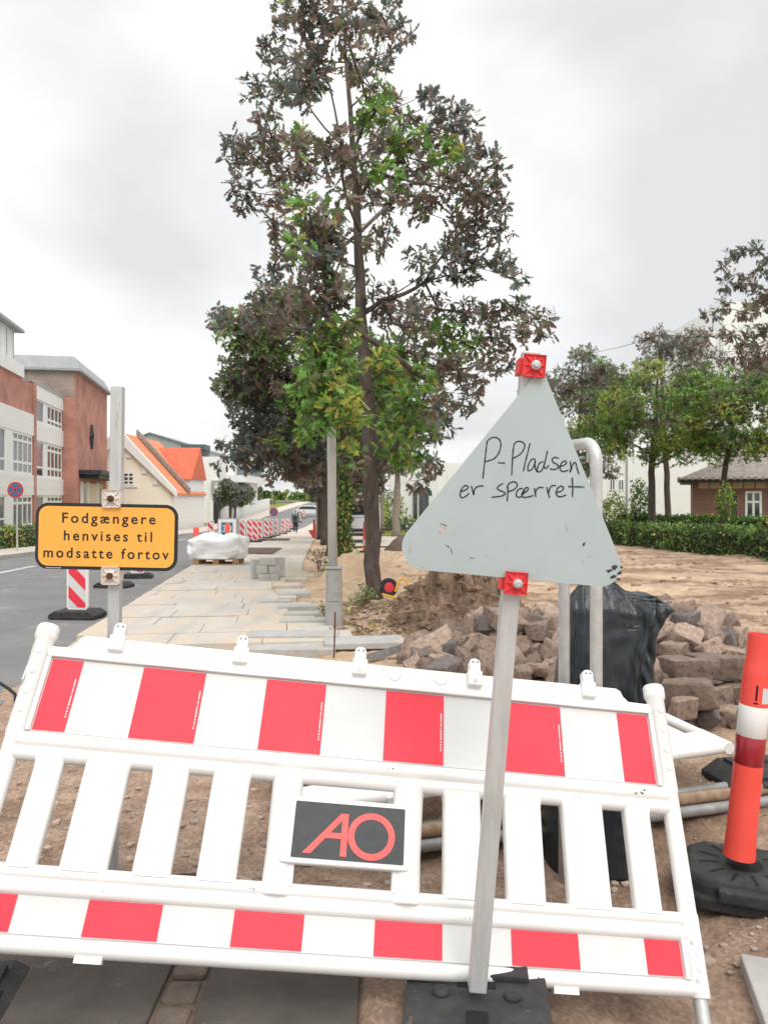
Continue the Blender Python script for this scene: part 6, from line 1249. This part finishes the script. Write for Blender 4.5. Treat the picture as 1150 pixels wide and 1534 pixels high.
m = MB(); m.prism([(-21.5,1.0),(-18.2,1.0),(-18.2,3.3),(-21.5,3.3)], 72.2, 77.6); m.build('cross_wing_wall', M['render'], yh)
m = MB(); m.add([(-23.2,71.9,3.2),(-18.0,71.9,3.2),(-17.9,75,6.35),(-24.5,75,6.35),(-18.0,78,3.2),(-23.2,78,3.2)], [(0,1,2,3),(1,4,2),(2,4,5,3),(0,3,5)]); m.build('cross_wing_roof', M['red_tile'], yh)
gb = thing('grey_warehouse', 'large grey gabled building rising behind the orange roof', 'building', (-27, 96, -1.5)); gable_house(gb, -35.5, -21.8, 96, 118, -1.8, 7.2, -29.2, 9.5, 'greyroof', 'greyroof', .2, .15)
m = MB(); m.box(-24.5, -21.6, 92.6, 95.6, 7.3, 7.9); m.build('roof_edge', M['slate'], gb)
sh_ = thing('white_shop', 'white shop building with a dark sign panel beside the clipped trees', 'building', (-20, 92, -1.3))
m = MB(); m.box(-24, -19.9, 92.5, 104, -1.8, 6.4); m.box(-21.5, -18.4, 98, 112, -1.6, 3.4); m.box(-22.4, -17.3, 97, 113, 3.4, 4.3); m.build('wall', M['render'], sh_)
m = MB(); m.box(-20.6, -19.15, 91.6, 92.4, 1.9, 3.5); sp_ = m.build('sign_panel', M['postgrey'], sh_)
m = MB(); vs = []; n_ = 18
for i in range(n_+1): a = R(-90+180*i/n_); vs += [(-19.85+.42*math.cos(a), 91.57, 2.75+.48*math.sin(a)), (-19.85+.28*math.cos(a), 91.57, 2.75+.34*math.sin(a))]
m.add(vs, [(2*i, 2*i+2, 2*i+3, 2*i+1) for i in range(n_)]); m.box(-20.2, -19.85, 91.56, 91.59, 3.09, 3.23); m.box(-20.2, -19.75, 91.56, 91.59, 2.55, 2.95); m.build('emblem', M['sheet'], sp_)
m = MB(); m.box(-20.5, -18.6, 92.3, 97.8, -1.6, 1.85); m.build('shopfront', M['dark'], sh_)
m = MB(); m.box(-19.2, -18.3, 92.0, 92.4, -1.5, 1.9); m.box(-20.9, -20.45, 92.0, 92.4, -1.5, 1.9); m.build('pier', M['render'], sh_)
m = MB(); m.add([(-21.7,103,4.3),(-17.6,103,4.3),(-17.6,113,4.3),(-21.7,113,4.3),(-20.6,106,5.6),(-18.0,106,5.6),(-18.0,111,5.6),(-20.6,111,5.6)], [(0,1,5,4),(1,2,6,5),(2,3,7,6),(3,0,4,7),(4,5,6,7)]); m.build('roof', M['slate'], sh_)
lw = thing('low_white_house', 'long low white building at the far end of the street', 'building', (-21, 158, .5)); m = MB(); p0, p1 = at(411, 760, 158), at(444, 751, 158); m.box(p0.x, p1.x, 158, 164, G(158)-.3, p1.z); m.build('wall', M['render'], lw); m = MB(); m.box(p0.x-.2, p1.x+.2, 157.8, 164.2, p1.z, p1.z+.18); m.build('roof', M['greyroof'], lw)
m = MB()
for i in range(7):
    y0 = 86+i*5; m.add([(ip(EF,y0)-3.3, y0, G(y0)-.2), (ip(EF,y0+5)-3.3, y0+5, G(y0+5)-.2), (ip(EF,y0+5)-3.3, y0+5, G(y0+5)+1.7), (ip(EF,y0)-3.3, y0, G(y0)+1.7)], [(0,1,2,3)]); m.add([(ip(EF,y0)-3.5, y0, G(y0)+1.7), (ip(EF,y0+5)-3.5, y0+5, G(y0+5)+1.7), (ip(EF,y0+5)-3.5, y0+5, G(y0+5)-.2), (ip(EF,y0)-3.5, y0, G(y0)-.2)], [(0,1,2,3)])
    m.add([(ip(EF,y0)-3.5, y0, G(y0)+1.7), (ip(EF,y0)-3.3, y0, G(y0)+1.7), (ip(EF,y0+5)-3.3, y0+5, G(y0+5)+1.7), (ip(EF,y0+5)-3.5, y0+5, G(y0+5)+1.7)], [(0,1,2,3)])
tag(m.build('garden_wall', M['render'], loc=(-18, 86, -1.4)), 'white garden wall behind the row of clipped trees', 'wall')
x = at(383, 0, 200).x; m = MB(); m.tube([(x, 200, 0), (x, 200, at(0, 688, 200).z)], [.6, .35], 8); tag(m.build('mast', M['polewhite'], loc=(x, 200, 0)), 'faint tall mast above the clipped trees', 'mast')
Yl = 120; x = at(408, 0, Yl).x; m = MB(); m.tube([(x, Yl, G(Yl)), (x, Yl, at(0,724,Yl).z), (x-.6, Yl, at(0,722,Yl).z)], .07, 6); tag(m.build('street_lamp', M['greyroof'], loc=(x, Yl, G(Yl))), 'small distant street lamp before the far trees', 'street lamp')
# white hall on the right of the oak, with a dark doorway
wh_ = thing('white_hall', 'white hall with a dark glazed doorway behind the lawn', 'building', (3.5, 64, -.8)); zb = -1.4
x0, xm, x1 = at(584, 0, 70).x, at(659, 0, 66).x, at(745, 0, 72).x; zt0 = at(0, 706, 70).z; zt1 = at(0, 694, 66).z
m = MB(); m.prism([(x0, zb), (xm, zb), (xm, zt1), (x0, zt0)], 66, 86); m.prism([(xm+.01, zb), (x1+4, zb), (x1+4, zt1+.2), (xm+.01, zt1)], 66.3, 86); m.build('wall', M['whitemetal'], wh_)
m = MB(); a, b = at(619.5, 0, 66).x, at(641, 0, 66).x; m.box(a, b, 65.9, 66.1, zb, at(0, 735, 66).z); dw = m.build('door', M['glass'], wh_); m = MB()
for q in (0, .33, .66, 1): m.box(a+(b-a)*q-.05, a+(b-a)*q+.05, 65.82, 65.9, zb, at(0, 735, 66).z)
m.box(a, b, 65.82, 65.89, at(0, 737, 66).z, at(0, 734, 66).z); m.build('door_frame', M['slate'], dw)
# white houses behind the right-hand trees
w2 = thing('white_house', 'white rendered house with small windows behind the dark tree on the right', 'house', (14, 58, -.8)); x0, xm, x1 = at(858, 0, 58).x, at(940, 0, 58).x, at(1060, 0, 58).x
m = MB(); m.box(x0, xm, 58, 70, -1.2, at(0, 688, 58).z); m.build('wall', M['render'], w2); m = MB(); m.box(xm+.02, x1, 58.2, 70, -1.2, at(0, 682, 58).z); m.build('side_wall', M['render'], w2)
T2 = frame_T((0, 58), (1, 0))
for px in (899, 917, 930): window(w2, T2, at(px-5, 0, 58).x, at(px+4, 0, 58).x, at(0, 735, 58).z, at(0, 718, 58).z, 2, 1, .0, .08)
m = MB(); m.tube([(xm-.1, 57.9, -1), (xm-.1, 57.9, at(0, 690, 58).z)], .06, 6); m.build('drainpipe', M['greyroof'], w2)
tb = thing('white_tower_block', 'tall plain white block above the trees at the right edge', 'building', (42, 95, -1)); zt = at(0, 452, 95).z; xa, xb, xc = at(1064, 0, 95).x, at(1083, 0, 95).x, at(1300, 0, 95).x
m = MB(); m.box(xb, xc, 95, 115, -1, zt); m.box(xa, xb-.02, 96, 114, -1, at(0, 492, 95).z); m.build('wall', M['whitemetal'], tb); m = MB(); m.tube([(at(1067,0,95.5).x, 95.5, at(0,490,95).z), (at(1067,0,95.5).x, 95.5, at(0,474,95).z)], .08, 6); m.build('antenna', M['greyroof'], tb)
# red brick house at the right edge
bh = thing('brick_house', 'dark red brick house with a tiled roof and white windows at the right edge', 'house', (20, 42, -.8)); Yb = 42
x0, x1 = at(1037, 0, Yb).x, at(1300, 0, Yb).x; ze = at(0, 722, Yb).z
m = MB(); m.box(x0, x1, Yb, Yb+9, -1.2, ze); m.build('wall', M['brickdark'], bh)
m = MB(); i = 0; xx = x0+.3
while xx < x1: m.box(xx, xx+.50, Yb-.03, Yb, ze-.36, ze-.03); xx += .56
m.build('frieze', M['friezepink'], bh)
m = MB(); m.box(x0-.65, x1, Yb-.65, Yb+.05, ze-.02, ze+.14); m.box(x0-.65, x0+.05, Yb-.6, Yb+9.5, ze-.02, ze+.13); m.build('eaves', M['dark'], bh)
zr = at(0, 668, Yb+5).z+.3; m = MB(); m.add([(x0-.8, Yb-.8, ze+.14), (x1, Yb-.8, ze+.14), (x1, Yb+4.5, zr), (x0+4.6, Yb+4.5, zr), (x0-.8, Yb+9.8, ze+.14), (x1, Yb+9.8, ze+.14)], [(0,1,2,3),(0,3,4),(4,3,2,5)])
nb = 60
for i in range(nb): xx = x0-.7+i*.34; m.lathe([(.10,-.12),(.10,.0)], 8, 0, Matrix.Translation((xx, Yb-.78, ze+.17)) @ Matrix.Rotation(R(90), 4, 'X'))
m.build('roof', M['grey_tile'], bh)
T3 = frame_T((0, Yb), (1, 0))
for px in (1119, 1153, 1190): window(bh, T3, at(px-11, 0, Yb).x, at(px+11, 0, Yb).x, at(0, 777, Yb).z, at(0, 736, Yb).z, 2, 2, .0, .11, [.62])
for px in (1077, 1094): m = MB(); m.box(at(px-3, 0, Yb).x, at(px+3, 0, Yb).x, Yb-.07, Yb-.005, at(0, 775, Yb).z, at(0, 738, Yb).z); m.build('shutter', M['dark'], bh)

# the brick house stands square to the street, turned a little towards the camera on its right
c_ = Vector((x0, Yb, 0)); bh.matrix_world = Matrix.Translation(c_) @ Matrix.Rotation(R(-21), 4, 'Z') @ Matrix.Translation(-c_) @ Matrix.Translation((20, 42, -.8))
